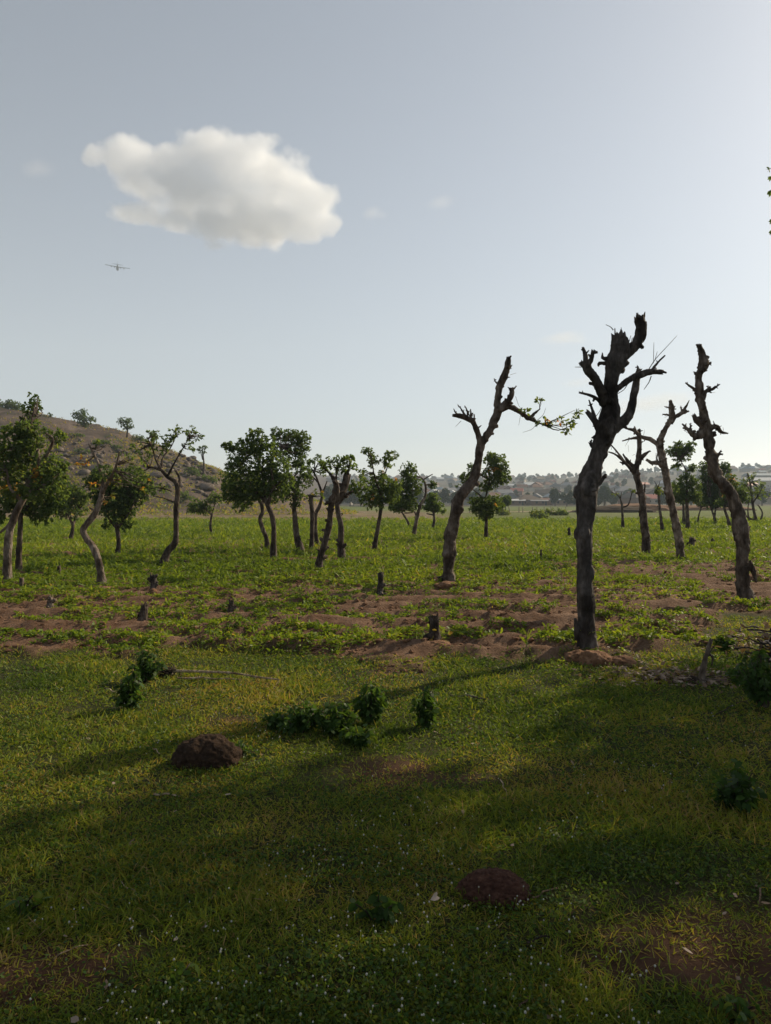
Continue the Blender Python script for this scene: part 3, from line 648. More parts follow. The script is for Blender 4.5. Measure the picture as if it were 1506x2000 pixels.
tree('leafy_tree', 'round bushy tree with dangling lower crown behind the curved lopped trunk', (950, 1054.4), F3,
  [(535,1482,28),(533,1400,24),(535,1330,22),(530,1200,14),(560,1060,10)], [[(530,1200,10),(430,1120,7)],[(545,1120,10),(620,1010,6)]],
  crown=[(540,1250,100,70),(470,1230,60,60),(600,1220,60,60),(530,1300,60,35),(600,930,80,50),(560,900,40,30),(640,980,60,50),(590,1030,90,60),(540,1100,70,40),(400,1040,50,35),(380,1110,50,40),(660,1060,50,30),(430,980,30,35)],
  group='leafy field trees', seed=24, dens=150, gap=.36, tmean=.30, orange=.012, broken=False)
tree('leafy_tree', 'thin double stemmed far tree right of the round bushy one', (981, 1006.5), F3,
  [(642,1308,10),(650,1260,8),(655,1200,6)], [[(668,1304,9),(670,1250,6)]], crown=[(650,1215,35,35),(680,1200,28,35)], group='leafy field trees', seed=25, dens=200, tmean=.25, broken=False)
# ---- right background
tree('leafy_tree', 'nearly bare small tree with twiggy V top right of the biggest trunk', (1216, 1034.5), F5,
  [(246,1282,24),(242,1150,20),(238,1060,18)], [[(240,1080,14),(215,1000,10),(150,960,5)], [(240,1090,12),(290,1070,12),(315,1000,10),(330,935,5)], [(225,1020,9),(235,960,5)], [(215,1000,8),(180,960,5),(175,930,3)]],
  crown=[(190,965,40,25),(325,945,20,20)], group='leafy field trees', seed=26, dens=30, tmean=.5, gap=.45)
tree('leafy_tree', 'thin lopped far tree with green tuft seen between two bare pale trunks', (1293.4, 1039), F5,
  [(582,1300,30),(572,1200,24),(558,1100,20),(552,1000,18),(538,910,10)], [[(548,930,8),(515,870,4)],[(545,930,8),(560,870,4)],[(560,1085,10),(540,1080,8)]],
  crown=[(555,945,45,35),(530,960,25,20)], group='leafy field trees', seed=27, dens=110, tmean=.5)
tree('leafy_tree', 'tall far tree with high flat leafy plume above a round lower crown', (1344, 1038), F5,
  [(800,1296,36),(795,1180,30),(790,1050,28),(790,900,18),(780,760,12)], [[(785,780,9),(740,700,7),(700,640,5)],[(785,800,8),(830,740,6)]],
  crown=[(715,560,35,35),(820,565,45,30),(690,620,80,50),(760,620,70,50),(800,600,40,50),(740,680,60,25),(700,740,40,25),(840,760,40,35),(780,830,60,30),(740,900,70,50),(840,900,60,60),(720,990,60,50),(800,990,80,60),(870,1000,50,50)],
  group='leafy field trees', seed=28, dens=150, gap=.38, tmean=.28, broken=False)
tree('leafy_tree', 'far tree half hidden left of the tall plume crowned one', (1336, 1027), F5,
  [(765,1250,26),(762,1150,22),(760,1060,18)], crown=[(700,980,50,50),(690,920,40,40),(740,1030,50,25)], group='leafy field trees', seed=29, dens=150, tmean=.22, broken=False)
tree('leafy_tree', 'low far tree with thin wavy trunk right of the tall plume crowned one', (1364, 1022.5), F5,
  [(886,1230,14),(888,1170,12),(912,1090,10)], crown=[(930,980,70,60),(960,930,60,40),(900,1040,50,30),(990,960,50,50)], group='leafy field trees', seed=30, dens=150, tmean=.38, orange=.04, broken=False)
tree('leafy_tree', 'dense dark tree with V trunk behind the S-bent bare trunk', (1397, 1024), F5,
  [(1036,1238,20),(1024,1180,18),(1000,1110,14)], [[(1020,1200,16),(1034,1100,12)]],
  crown=[(940,750,45,50),(960,830,60,50),(1020,880,90,70),(960,950,70,70),(1040,1000,90,70),(1000,1060,70,40),(1110,760,45,55),(1080,900,60,60),(1120,980,60,60)], group='leafy field trees', seed=31, dens=160, gap=.34, tmean=.14, broken=False)
tree('leafy_tree', 'far tree leaning left with orange flecked crown right of the S-bent trunk', (1426, 1033), F5,
  [(1156,1278,28),(1138,1190,24),(1104,1090,20)], crown=[(1160,850,40,50),(1180,930,60,60),(1240,960,60,60),(1260,1010,50,40),(1150,1010,50,50),(1100,1050,60,30)], group='leafy field trees', seed=32, dens=150, gap=.38, tmean=.30, orange=.08, broken=False)
tree('leafy_tree', 'greyish many stemmed thin tree at right edge', (1478, 1022), F5,
  [(1380,1228,26),(1365,1150,24),(1350,1080,22),(1335,950,16),(1320,850,12),(1300,800,8)],
  [[(1375,1205,18),(1412,1200,16),(1430,1150,14),(1420,1110,12),(1392,1070,10)], [(1360,1200,14),(1300,1170,14),(1262,1110,12),(1240,1060,8)], [(1320,1200,12),(1308,1130,12),(1312,1060,8)], [(1345,1060,12),(1400,980,8),(1440,900,4)], [(1335,960,10),(1280,880,5)], [(1330,900,8),(1370,820,4)]],
  crown=[(1330,840,60,45),(1270,900,60,50),(1400,900,60,50),(1340,960,80,50),(1420,990,60,40),(1290,1020,50,30)], group='leafy field trees', seed=33, dens=34, gap=.40, tmean=.45, broken=False, twn=8)

# ---- hill trees
def on_hill(px, py, Y): return P(px, py, Y)
def hill_tree(name, label, px, py, Y, tf, blobs, trunkh, dens=150, tmean=.25, seed=0, cat='tree'):
    p = P(px, py, Y); p[2] = min(p[2], float(T(p[0], p[1])))-.1 if abs(p[2]-float(T(p[0], p[1]))) < 60 else p[2]
    p[2] = float(T(p[0], p[1]))-.05
    root = thing(name, p, label, cat, 'trees on the stony hill'); ox, oy, s = tf; K = Y/FPX/s
    bl = [(P(ox+b[0]/s, oy+b[1]/s, Y+R.uniform(-.3, .3)*b[2]*K), np.array([b[2]*K, .5*(b[2]+b[3])*K, b[3]*K])) for b in blobs]
    c = np.mean([b[0] for b in bl], 0); g = Geo()
    if trunkh: g.tube([p-[0, 0, .3], p*.5+c*.5+[.2, 0, 0], c], [.22, .16, .10], 7, .15, seed)
    for b in bl: g.tube([p*.4+c*.6, b[0]], [.10, .04], 6, .1, seed)
    g.build('trunk', M['bark'], root, p)
    B, D, L, tt, _ = crown_leaves(bl, Y, dens/12, .26, tmean, .36, seed, 0, 9)
    leaf_obj('crown', B, D, L, tt, M['leaf'], root, p)
hill_tree('hill_tree', 'larger lone tree standing on the hill crest', 163, 841, 150, F1, [(450,210,28,25),(490,200,30,28),(530,240,38,22),(480,240,40,25),(500,270,25,15)], 1, seed=1)
hill_tree('hill_tree', 'smaller lone tree on the hill crest right of the larger one', 247, 843, 150, F1, [(715,250,26,24),(750,250,28,24),(740,280,32,18),(775,280,15,12)], 1, seed=2)
hill_tree('hill_tree', 'little umbrella shaped tree on the lower right shoulder of the hill', 397, 906, 140, F1, [(1175,410,20,15),(1205,405,18,14),(1190,430,22,12)], 1, seed=3)
hill_tree('hill_bush', 'wide dark bush on top of the hill near the left edge', 26, 805, 160, F1, [(40,165,30,35),(75,165,45,38),(110,170,35,30),(60,140,30,18)], 0, seed=4, cat='bush')
hill_tree('hill_bush', 'bush on the hilltop cut by the left edge', 2, 803, 160, F1, [(0,155,26,35)], 0, seed=5, cat='bush')
hill_tree('hill_bush', 'tiny bush on the bare crest left of the larger lone tree', 98, 814, 155, F1, [(292,208,12,10),(303,214,10,8)], 0, seed=6, cat='bush')
for k, (x, y, rx, ry, Y, lb) in enumerate([(905,335,30,28,140,'round bush on the crest behind the fan limbed tree'), (480,425,55,18,120,'low spreading bush on the upper slope behind the S-curved tree'), (820,350,60,22,135,'long low scrub just under the crest'), (1130,545,60,30,120,'green scrub among boulders at the hill foot'), (1230,590,70,28,112,'pale green scrub beside the big boulder'), (680,400,60,16,130,'thin scrub strip on mid slope'), (600,370,70,15,135,'scrub patch high on the slope'), (1090,690,50,40,100,'leafy bush at the base of the hill behind the fan limbed tree'), (460,330,60,10,145,'low brown green scrub near the crest'), (1180,520,40,15,125,'small bush right of the boulder field')]):
    px, py = x/3.012, 740+(y+ry)/3.012
    # walk along the ray until it meets the slope
    YY = np.arange(85, 230, .5); d = ray(px, py); hit = np.nonzero(CH+d[2]*YY/d[1] <= T(d[0]*YY/d[1], YY))[0]
    best = YY[hit[0]] if len(hit) else Y
    hill_tree('hill_bush', lb, px, py, best, F1, [(x-rx*.4,y,rx*.5,ry),(x+rx*.4,y+ry*.2,rx*.5,ry*.8),(x,y-ry*.2,rx*.4,ry*.7)], 0, dens=120, tmean=.4, seed=10+k, cat='bush')

# ------------------------------------------------------------------ boulders on the hill
def lump(name, c, r, mtl, amp=.35, fr=1.6, seed=0, sub=4, parent=None, off=None, flat=-.35, am2=.0, fr2=8):
    bm = bmesh.new(); bmesh.ops.create_icosphere(bm, subdivisions=sub, radius=1)
    U = np.array([v.co[:] for v in bm.verts]); F = np.array([[v.index for v in f.verts] for f in bm.faces]); bm.free()
    d = 1+amp*(fbm(U[:, 0]*fr+seed*7, U[:, 1]*fr, U[:, 2]*fr, s=80, o=4)-.5)*2
    if am2: d = d+am2*(fbm(U[:, 0]*fr2+seed, U[:, 1]*fr2, U[:, 2]*fr2, s=83, o=4)-.5)*2
    V = U*d[:, None]; V[:, 2] = np.maximum(V[:, 2], flat); V = V*np.asarray(r)
    if parent is None:
        o = mesh_obj(name, V, [F], mtl, None, True); o.location = tuple(map(float, c)); return o
    return mesh_obj(name, V+np.asarray(c), [F], mtl, parent, True, off=off)
rk = [lump('boulder', (0, 0, 0), (1, .8, .75), M['rock'], .75, 1.2, s, 2) for s in range(4)]
spots = []
def slope_hit(px, py):
    YY = np.arange(70, 260, .4); d = ray(px, py); t = YY/d[1]; z = CH+d[2]*t; x = d[0]*t
    h = np.nonzero(z <= T(x, YY))[0]
    return P(px, py, YY[h[0]]) if len(h) else None
for i in range(260):
    if i == 160: NB = [len(spots)]
    if i == 225: NB.append(len(spots))
    if i < 160: px, py = R.normal(360, 40), R.normal(912, 19)
    elif i < 225: px, py = R.normal(185, 55), R.normal(893, 14)
    else: px, py = R.uniform(380, 500), R.normal(950, 12)
    q = slope_hit(px, py)
    if q is None or float(hillh(q[0], q[1])) < .5: continue
    spots.append((q, abs(R.normal(0, .30))+.16))
q = slope_hit(400, 955); spots.append((q, 1.5))
for i, (q, s) in enumerate(spots):
    o = rk[i] if i < 4 else rk[i % 4].copy()
    if i >= 4: col.objects.link(o)
    o.location = (q[0], q[1], float(T(q[0], q[1]))+.1*s); o.scale = (s*R.uniform(.8, 1.4), s, s*R.uniform(.6, 1.1)); o.rotation_euler = (0, 0, R.uniform(0, 6))
    big = (i == len(spots)-1)
    tag(o, 'biggest dark boulder at the right foot of the hill' if big else ('pale boulder in the rocky patch on the right shoulder of the hill' if i < NB[0] else 'pale boulder on the mid slope of the hill between the left trees' if i < NB[1] else 'boulder near the foot of the hill left of the largest crown'), 'boulder', None if big else 'boulders on the hillside')

n = 100000; x = R.uniform(-105, -4, n); y = R.uniform(84, 185, n); hh = hillh(x, y)
hh = hh+2*rockm(x, y); kp = (hh > .25) & (R.random(n) < sm(fbm(x*.12, y*.12, s=95, o=5)+.10*(1-sm(hh, 6, 14)), .45, .64)*.7*(1-.7*sm(hh, 11, 16))+.03); x, y, hh = x[kp], y[kp], hh[kp]; n = len(x)
D = R.normal(size=(n, 3))*[.8, .8, .2]; D[:, 2] += .8
V, F, k = blades(np.stack([x, y, T(x, y)-.05], 1), D, R.uniform(.25, .8, n), R.uniform(.08, .2, n), R.uniform(.1, .6, n), LANCE)
tag(mesh_obj('scrub', V, F, M['grass'], attrs={'tint': rep(np.clip(R.normal(.56, .20, n)+.2*sm(hh+8*(fbm(x*.06, y*.06, s=96)-.5), 5, 13), 0, .84), k)}), 'dry brown and green scrub covering the stony hill', 'scrub', kind='stuff')

# ------------------------------------------------------------------ the far town
def flatmat(name, c, rough=.8, v=.25, s=2.0):
    m, n, b = mat(name); a = noise(n, s, 5, .6)
    r = ramp(n, [(.3, tuple(x*(1-v) for x in c)), (.7, tuple(x*(1+v) for x in c))], a); n.links.new(r.outputs[0], b.inputs['Base Color'])
    b.inputs['Roughness'].default_value = rough; b.inputs['Specular IOR Level'].default_value = .2; return m
WALLS = [flatmat('wall_tan', (.26,.19,.14)), flatmat('wall_grey', (.22,.20,.18)), flatmat('wall_cream', (.42,.36,.29)), flatmat('wall_mud', (.17,.10,.07))]
ROOFS = [('rust brown', flatmat('roof_rust', (.11,.05,.033), .9)), ('pale grey metal', flatmat('roof_grey', (.17,.17,.18), .9)), ('dull brown', flatmat('roof_brown', (.10,.075,.06), .9)), ('white metal', flatmat('roof_white', (.44,.45,.46), .9)), ('brick red', flatmat('roof_red', (.30,.085,.06), .6)), ('blue grey', flatmat('roof_blue', (.15,.19,.23), .75))]
M['window'] = flatmat('dark_window', (.03,.03,.035), .2)
def house_parts(wd, dp, h, rh, hip, nwin):
    W = Geo(); W.box((0, 0, h/2-1.5), (wd, dp, h+3))
    ov = .5; x, y = wd/2+ov, dp/2+ov; t = .12
    rx = max(0, x-y)*.95 if hip else x
    Rf = Geo()
    V = np.array([[-x,-y,h],[x,-y,h],[x,y,h],[-x,y,h],[-rx,0,h+rh],[rx,0,h+rh],[-x,-y,h-t],[x,-y,h-t],[x,y,h-t],[-x,y,h-t]])
    Rf.add(V, [np.array([[0,1,5,4],[2,3,4,5],[0,6,7,1],[1,7,8,2],[2,8,9,3],[3,9,6,0],[6,9,8,7]]), np.array([[1,2,5],[3,0,4]])])
    wins = []
    for k in range(nwin):
        g = Geo(); xx = -wd/2+(k+.75)*wd/(nwin+.5); g.box((xx, -dp/2-.02, 1.5), (1.0, .1, 1.1)); wins.append(g)
    dr = Geo(); dr.box((wd/2-1.0, -dp/2-.02, 1.0), (.95, .1, 2.0))
    return W, Rf, wins, dr
def make_house(x, y, wd, dp, h, rh, hip, wi, ri, rz, label, group, detail):
    z = float(T(x, y)); root = thing('house', (x, y, z), label, 'house', group, rz)
    W, Rf, wins, dr = house_parts(wd, dp, h, rh, hip, max(2, int(wd/3.2)))
    W.build('wall', WALLS[wi], root, smooth=False); Rf.build('roof', ROOFS[ri][1], root, smooth=False)
    if detail:
        for g in wins: g.build('window', M['window'], root, smooth=False)
        dr.build('door', M['window'], root, smooth=False)
    return root
named = [(1030,1002,372,12,9,2.8,2.6,True,0,2,.25,'hip roofed house with pale brown roof at the near edge of town'),
 (1075,1001,380,10,7,2.6,.9,False,3,0,.1,'low brick coloured shed at near edge of town beside the brown hip roof'),
 (1008,1003,368,8,6,2.4,.8,False,3,3,-.1,'small hut with bright white roof at near edge of town'),
 (1052,1004,364,8,5,2.2,.6,False,3,1,.05,'long pale roofed shelter in front of the brown hip roof'),
 (1278,990,400,17,9,3.0,2.4,True,2,4,-.15,'house with brick red hipped roof seen between two bare trunks'),
 (1105,1003,366,14,7,2.6,.8,False,0,5,.02,'long low building with blue grey roof left of the biggest trunk'),
 (1500,943,640,42,16,6,3.0,False,2,3,-.1,'large white roofed hall on the slope at right edge'),
 (1498,925,760,46,16,6,2.5,False,1,5,.1,'long blue grey roofed block above the white hall at right edge')]
placed = []
for px, py, Y, wd, dp, h, rh, hip, wi, ri, rz, lb in named:
    x = (px-CX)/FPX*Y; make_house(x, Y, wd, dp, h, rh, hip, wi, ri, rz, lb, None, True); placed.append((x, Y, wd))
protos = {}
tries = 0; cnt = 0
def zone(px): return 'seen between the centre trees' if px < 860 else 'behind the curved lopped tree' if px < 1010 else 'left of the biggest trunk' if px < 1150 else 'among the right hand bare trunks' if px < 1370 else 'toward the right edge' if px < 1510 else 'beyond the right edge'
while cnt < 300 and tries < 9000:
    tries += 1
    px = R.uniform(640, 1640); Y = 375*(1500/375)**(R.random()**.85); x = (px-CX)/FPX*Y
    if any((x-a)**2+((Y-b)*.6)**2 < (c*.4+5+.005*Y)**2 for a, b, c in placed): continue
    ri = int(R.choice(6, p=[.32,.22,.28,.06,.05,.07])); v = int(R.choice(3, p=[.42,.38,.20])); key = (ri, v)
    if key not in protos:
        wd = [9, 11, 14][v]; r0 = make_house(x, Y, wd, [7, 9, 10][v], [3.0, 3.6, 3.6][v], [2.2, 3.0, 3.6][v], v == 2, int(R.integers(4)), ri, 0, '', 'houses in the hillside town', False)
        protos[key] = r0; o = r0
    else:
        src = protos[key]; o = src.copy(); col.objects.link(o)
        for ch in src.children: c2 = ch.copy(); col.objects.link(c2); c2.parent = o
    s = R.uniform(.75, 1.05)*(1+.25*sm(Y, 700, 1300)); o.location = (x, Y, float(T(x, Y))); o.scale = (s, s, s); o.rotation_euler = (0, 0, R.choice([0, 1.57])+R.uniform(-.5, .5))
    o['label'] = '%s town house with %s roof, %s' % ('near' if Y < 520 else 'mid slope' if Y < 850 else 'high', ROOFS[ri][0], zone(px)); placed.append((x, Y, 14)); cnt += 1

# town trees: four kinds, copied
def town_tree(sd):
    root = thing('town_tree', (0, 0, 0), '', 'tree', 'trees among the town houses')
    g = Geo(); g.tube([(0, 0, -.5), (0, 0, 2), (.2, 0, 4)], [.3, .24, .12], 6, .1, sd, sub=2); g.build('trunk', M['bark'], root)
    bl = [(np.array([R.normal(0, 1.4), R.normal(0, 1.4), R.uniform(2.6, 7.2)]), np.array([1.4, 1.4, 1.4])*R.uniform(.7, 1.3)) for _ in range(7)]
    B, D, L, tt, _ = crown_leaves(bl, 500, 9, .75, .35, .33, sd, 0, 6)
    leaf_obj('crown', B, D, L, tt, M['leaf_far'], root, (0, 0, 0)); return root
tps = [town_tree(s) for s in range(5)]; tc = 0; tries = 0
while tc < 290 and tries < 9000:
    tries += 1
    m = R.random()
    if m < .33: Y = R.uniform(1250, 1680); px = R.uniform(640, 1620)
    elif m < .48: Y = R.uniform(315, 370); px = R.choice([R.uniform(640, 960), R.uniform(1080, 1620)])
    else: Y = 380*(1300/380)**R.random(); px = R.uniform(640, 1640)
    x = (px-CX)/FPX*Y
    if any((x-a)**2+(Y-b)**2 < (c*.5+4)**2 for a, b, c in placed): continue
    src = tps[tc % 5]
    if tc < 5: o = src
    else:
        o = src.copy(); col.objects.link(o)
        for ch in src.children: c2 = ch.copy(); col.objects.link(c2); c2.parent = o
    s = R.uniform(.5, 1.05)*(1+.45*sm(Y, 900, 1500)); o.location = (x, Y, float(T(x, Y))); o.scale = (s*R.uniform(.9, 1.3), s, s); o.rotation_euler = (0, 0, R.uniform(0, 6))
    tc += 1; o['label'] = ('rounded tree on the skyline beyond the town, ' if Y > 1240 else 'tree at the near edge of the town, ' if Y < 372 else 'dark tree between roofs of the town, ')+zone(px)

# lattice masts over the town
M['steel'] = flatmat('steel', (.16,.17,.18), .5)
for px, top, Y, lb in ((1281, 885, 900, 'left one of two thin lattice masts above the town'), (1323, 893, 950, 'right one of two thin lattice masts above the town')):
    x = (px-CX)/FPX*Y; z = float(T(x, Y)); h = P(px, top, Y)[2]-z; g = Geo()
    for a in range(3):
        t = a*2.094; g.tube([(1.4*math.cos(t), 1.4*math.sin(t), 0), (.35*math.cos(t), .35*math.sin(t), h)], [.14, .10], 4, 0, sub=1)
    for k in range(16):
        f0, f1 = k/16, (k+1)/16
        for a in range(3):
            r0, r1 = 1.4-1.05*f0, 1.4-1.05*f1; t0, t1 = a*2.094, (a+1)*2.094
            g.tube([(r0*math.cos(t0), r0*math.sin(t0), h*f0), (r1*math.cos(t1), r1*math.sin(t1), h*f1)], [.07, .07], 3, 0, sub=1)
    root = thing('radio_mast', (x, Y, z), lb, 'mast'); g.build('lattice', M['steel'], root)
    g = Geo(); g.tube([(0, 0, h-1), (0, 0, h+4)], [.08, .04], 5, 0, sub=1); g.build('aerial', M['steel'], root)

# pale dirt road, post fence, earth heaps between field and town
M['road'] = flatmat('pale_dirt', (.34,.26,.19), .95, .2, .3)
def strip(name, pts, wd, mtl, kind='structure', lift=.06):
    V = []; F = []
    pts = np.array(pts); t = np.linspace(0, len(pts)-1, 80); c = np.stack([np.interp(t, range(len(pts)), pts[:, k]) for k in (0, 1)], 1)
    tn = unit(np.gradient(c, axis=0)); nn = np.stack([-tn[:, 1], tn[:, 0]], 1)
    for k in range(80):
        ww = wd*(1+.25*math.sin(k*.9))
        for a in (-1, -.33, .33, 1):
            q = c[k]+nn[k]*a*ww/2; V.append((q[0], q[1], float(T(*q))+lift))
    for k in range(79):
        for a in range(3): F.append((k*4+a, k*4+a+1, k*4+5+a, k*4+4+a))
    return tag(mesh_obj(name, V, F, mtl, smooth=True), kind=kind)
def XY(px, Y): return ((px-CX)/FPX*Y, Y)
strip('road', [XY(880, 150), XY(1000, 158), XY(1120, 175), XY(1180, 205), XY(1290, 240), XY(1420, 270)], 5, M['road'])
M['post'] = flatmat('post_wood', (.22,.18,.14), .9)
root = thing('fence', (*XY(905, 140), 0), 'row of short fence posts along the pale dirt road beyond the field', 'fence')
off = np.array(root.location)
for k in range(16):
    px = 905+k*13.2+R.normal()*2; Y = 140+k*.9; x, y = XY(px, Y); z = float(T(x, y)); g = Geo()
    g.tube([(x, y, z-.3), (x+R.normal()*.05, y, z+.55), (x+R.normal()*.08, y, z+1.15)], [.09, .08, .07], 6, .1, k, sub=1); g.build('post', M['post'], root, off)
for px, Y, rx, ry, rz_, mt, lb in ((1200, 150, 9, 4, 1.9, 'mound', 'long dark heap of burnt earth beyond the field, right of the biggest trunk'), (1240, 190, 10, 5, 2.6, 'clod', 'bare pale earth bank behind the dark heap'), (1380, 200, 13, 5, 2.0, 'clod', 'bare earth bank behind the far right trees')):
    x, y = XY(px, Y); o = lump('earth_heap', (x, y, float(T(x, y))-.2), (rx, ry, rz_*.8), M[mt], .25, 1.6, int(px), 5, am2=.06, flat=-.2); tag(o, lb, 'heap')
for px, py, lb in ((978, 1003, 'small green bush beyond the field left of the road posts'), (1072, 1007, 'pale round bush beyond the field beside the road posts'), (1094, 1008, 'second pale bush close to the biggest trunk beyond the field'), (1050, 1011, 'tiny dark bush in the far field')):
    Y = 85 if py > 1009 else 110; x, y = XY(px, Y); p = np.array([x, y, float(T(x, y))]); root = thing('bush', p, lb, 'bush')
    B, D, L, tt, _ = crown_leaves([(p+[0, 0, .5], np.array([.9, .9, .6])), (p+[.7, 0, .35], np.array([.6, .6, .4]))], 90, 24, .25, .5, .3, int(px), 0, 7)
    leaf_obj('foliage', B, D, L, tt, M['leaf'], root, p); g = Geo()
    for k in range(5): g.tube([p, p+[R.normal()*.3, R.normal()*.3, .5]], [.03, .015], 4, 0, sub=1)
    g.build('stem', M['bark'], root, p)

# ------------------------------------------------------------------ stumps
def stump(px, py, wpx, hpx, label, kind=0, bark='bark', lean=0.0, seed=0):
    g0 = G(px, py); K = g0[1]/FPX; root = thing('tree_stump', g0, label, 'stump'); r = wpx*K*.5; h = hpx*K
    g = Geo(); C, Q, tn = g.tube([g0-[0, 0, .08], g0+[0, 0, .02], g0+[lean*h*.5, 0, h*.5], g0+[lean*h, .01, h]], [r*1.35, r*1.15, r*.95, r*(1.0 if kind == 0 else .75)], 12, .2, seed, jag=.7 if kind == 0 else 1.8, sub=4)
    nubs(g, C, Q, tn, 4, seed, .1, .9)
    g.build('trunk', M[bark], root, g0); g = Geo(); splinters(g, C[-1], tn[-1], Q[-1], 9 if kind else 3); g.build('splinters', M['wood' if kind == 2 else bark], root, g0)
    return root, g0, K
stump(743, 1160, 12, 40, 'dark square topped stump near field centre with dry earth beside it', 0, 'bark_black', .02, 1)
stump(299, 1150, 12, 29, 'short round topped stump right of the S-curved tree', 0, 'bark_black', 0, 2)
r_, g_, K_ = stump(851, 1264, 22, 50, 'jagged split stump in bare soil, nearest of the stumps', 2, 'bark', -.05, 3)
B = g_+[0, 0, .3*K_*60]+R.normal(size=(26, 3))*[.09, .09, .08]; leaf_obj('sprout', B, R.normal(size=(26, 3))+[.3, 0, .3], R.uniform(.05, .09, 26), R.uniform(.55, 1, 26), M['leaf'], r_, g_)
stump(278, 1216, 18, 32, 'brown pointed stump in the left field', 1, 'bark', .15, 4)
stump(452, 1200, 14, 22, 'small reddish stump left of field centre', 1, 'bark', 0, 5)
stump(115, 1130, 9, 22, 'thin pointed stump between the left edge trunks and the S-curved trunk', 1, 'bark', 0, 6)
stump(98, 1183, 13, 22, 'pale low stump in left field, nearest the left edge', 1, 'bark_pale', 0, 7)
stump(42, 1146, 8, 24, 'pale ashy stub beside the leftmost trunks', 0, 'bark_pale', 0, 8)
stump(1112, 1049, 6, 17, 'dark far stub just left of the biggest trunk', 1, 'bark_black', 0, 9)
stump(1057, 1092, 5, 16, 'thin dark stub in the green crop right of the curved lopped tree', 1, 'bark_black', 0, 10)
stump(366, 1108, 7, 10, 'tiny stump right of the bent dark trunk', 0, 'bark', 0, 11)
stump(755, 1074, 5, 8, 'tiny far stump beside the two tiered tree', 0, 'bark_black', 0, 12)
stump(1392, 1066, 8, 10, 'small brown stub in the crop right of the pale mottled trunk', 1, 'bark', 0, 13)
stump(1350, 1072, 12, 14, 'broken reddish stub in the crop at right', 1, 'bark', .1, 14)

# ------------------------------------------------------------------ soil mounds at trunk feet
for i, (px, py, w_, h_, mt, lb) in enumerate([(1162, 1296, 66, 34, 'clod', 'brown earth clod heap right in front of the biggest trunk'), (1128, 1288, 60, 22, 'clod', 'low heap of loose soil left of the clods by the biggest trunk'), (1215, 1296, 56, 22, 'clod', 'smaller soil heap right of the clods by the biggest trunk'),
      (872, 1150, 50, 12, 'clod', 'low soil ring round the foot of the curved lopped tree'), (205, 1150, 40, 8, 'clod', 'low soil ring round the foot of the S-curved tree'), (299, 1156, 16, 10, 'clod', 'pinkish clod at the foot of the short round stump'), (1478, 1140, 46, 22, 'clod', 'brown earth lump right of the S-bent trunk'), (858, 1272, 46, 10, 'clod', 'soil heaped round the jagged split stump')]):
    g0 = G(px, py); K = g0[1]/FPX
    o = lump('soil_heap', g0, (w_*K*.5, w_*K*.5, h_*K*.75), M[mt], .35, 1.8, i+3, 5, am2=.12, fr2=6, flat=-.3); tag(o, lb, 'soil heap')

# ------------------------------------------------------------------ foreground lumps
g0 = G(402, 1495); K = g0[1]/FPX
o = lump('termite_mound', g0+[0, .06, .0], (66*K, 60*K, 54*K), M['mound'], .22, 1.5, 5, 6, am2=.10, fr2=7, flat=-.2); tag(o, 'rough dark earth mound in the grass at left', 'mound')
g0 = G(966, 1755); K = g0[1]/FPX
o = lump('laterite_rock', g0+[0, .03, .0], (72*K, 60*K, 42*K), M['laterite'], .14, 1.5, 9, 6, am2=.13, fr2=12, flat=-.2); tag(o, 'rounded pitted red brown rock in shaded foreground grass', 'rock')

def fringe(o, px, py, wpx, hpx, n, tm):
    """tufts growing round the foot of a mound"""
    c = G(px, py); K = c[1]/FPX; a = R.uniform(0, 6.283, n); e = R.uniform(.86, 1.12, n); x = c[0]+np.cos(a)*wpx*K*e; y = c[1]+.04+np.sin(a)*wpx*K*e*.9
    D = R.normal(size=(n, 3))*[.6, .6, .2]; D[:, 2] += .9; off = np.array(o.location)
    V, F, k = blades(np.stack([x, y, T(x, y)-.005], 1), D, R.uniform(.03, .085, n), R.uniform(.003, .006, n), R.uniform(.2, .9, n), GRASS)
    mesh_obj('grass_fringe', V, F, M['grass'], o, attrs={'tint': rep(np.clip(R.normal(tm, .2, n), 0, 1), k)}, off=off)
for o in [q for q in col.objects if q.name.startswith('termite_mound')]: fringe(o, 402, 1495, 62, 60, 1500, .35)
for o in [q for q in col.objects if q.name.startswith('laterite_rock')]: fringe(o, 966, 1755, 66, 50, 1500, .3)

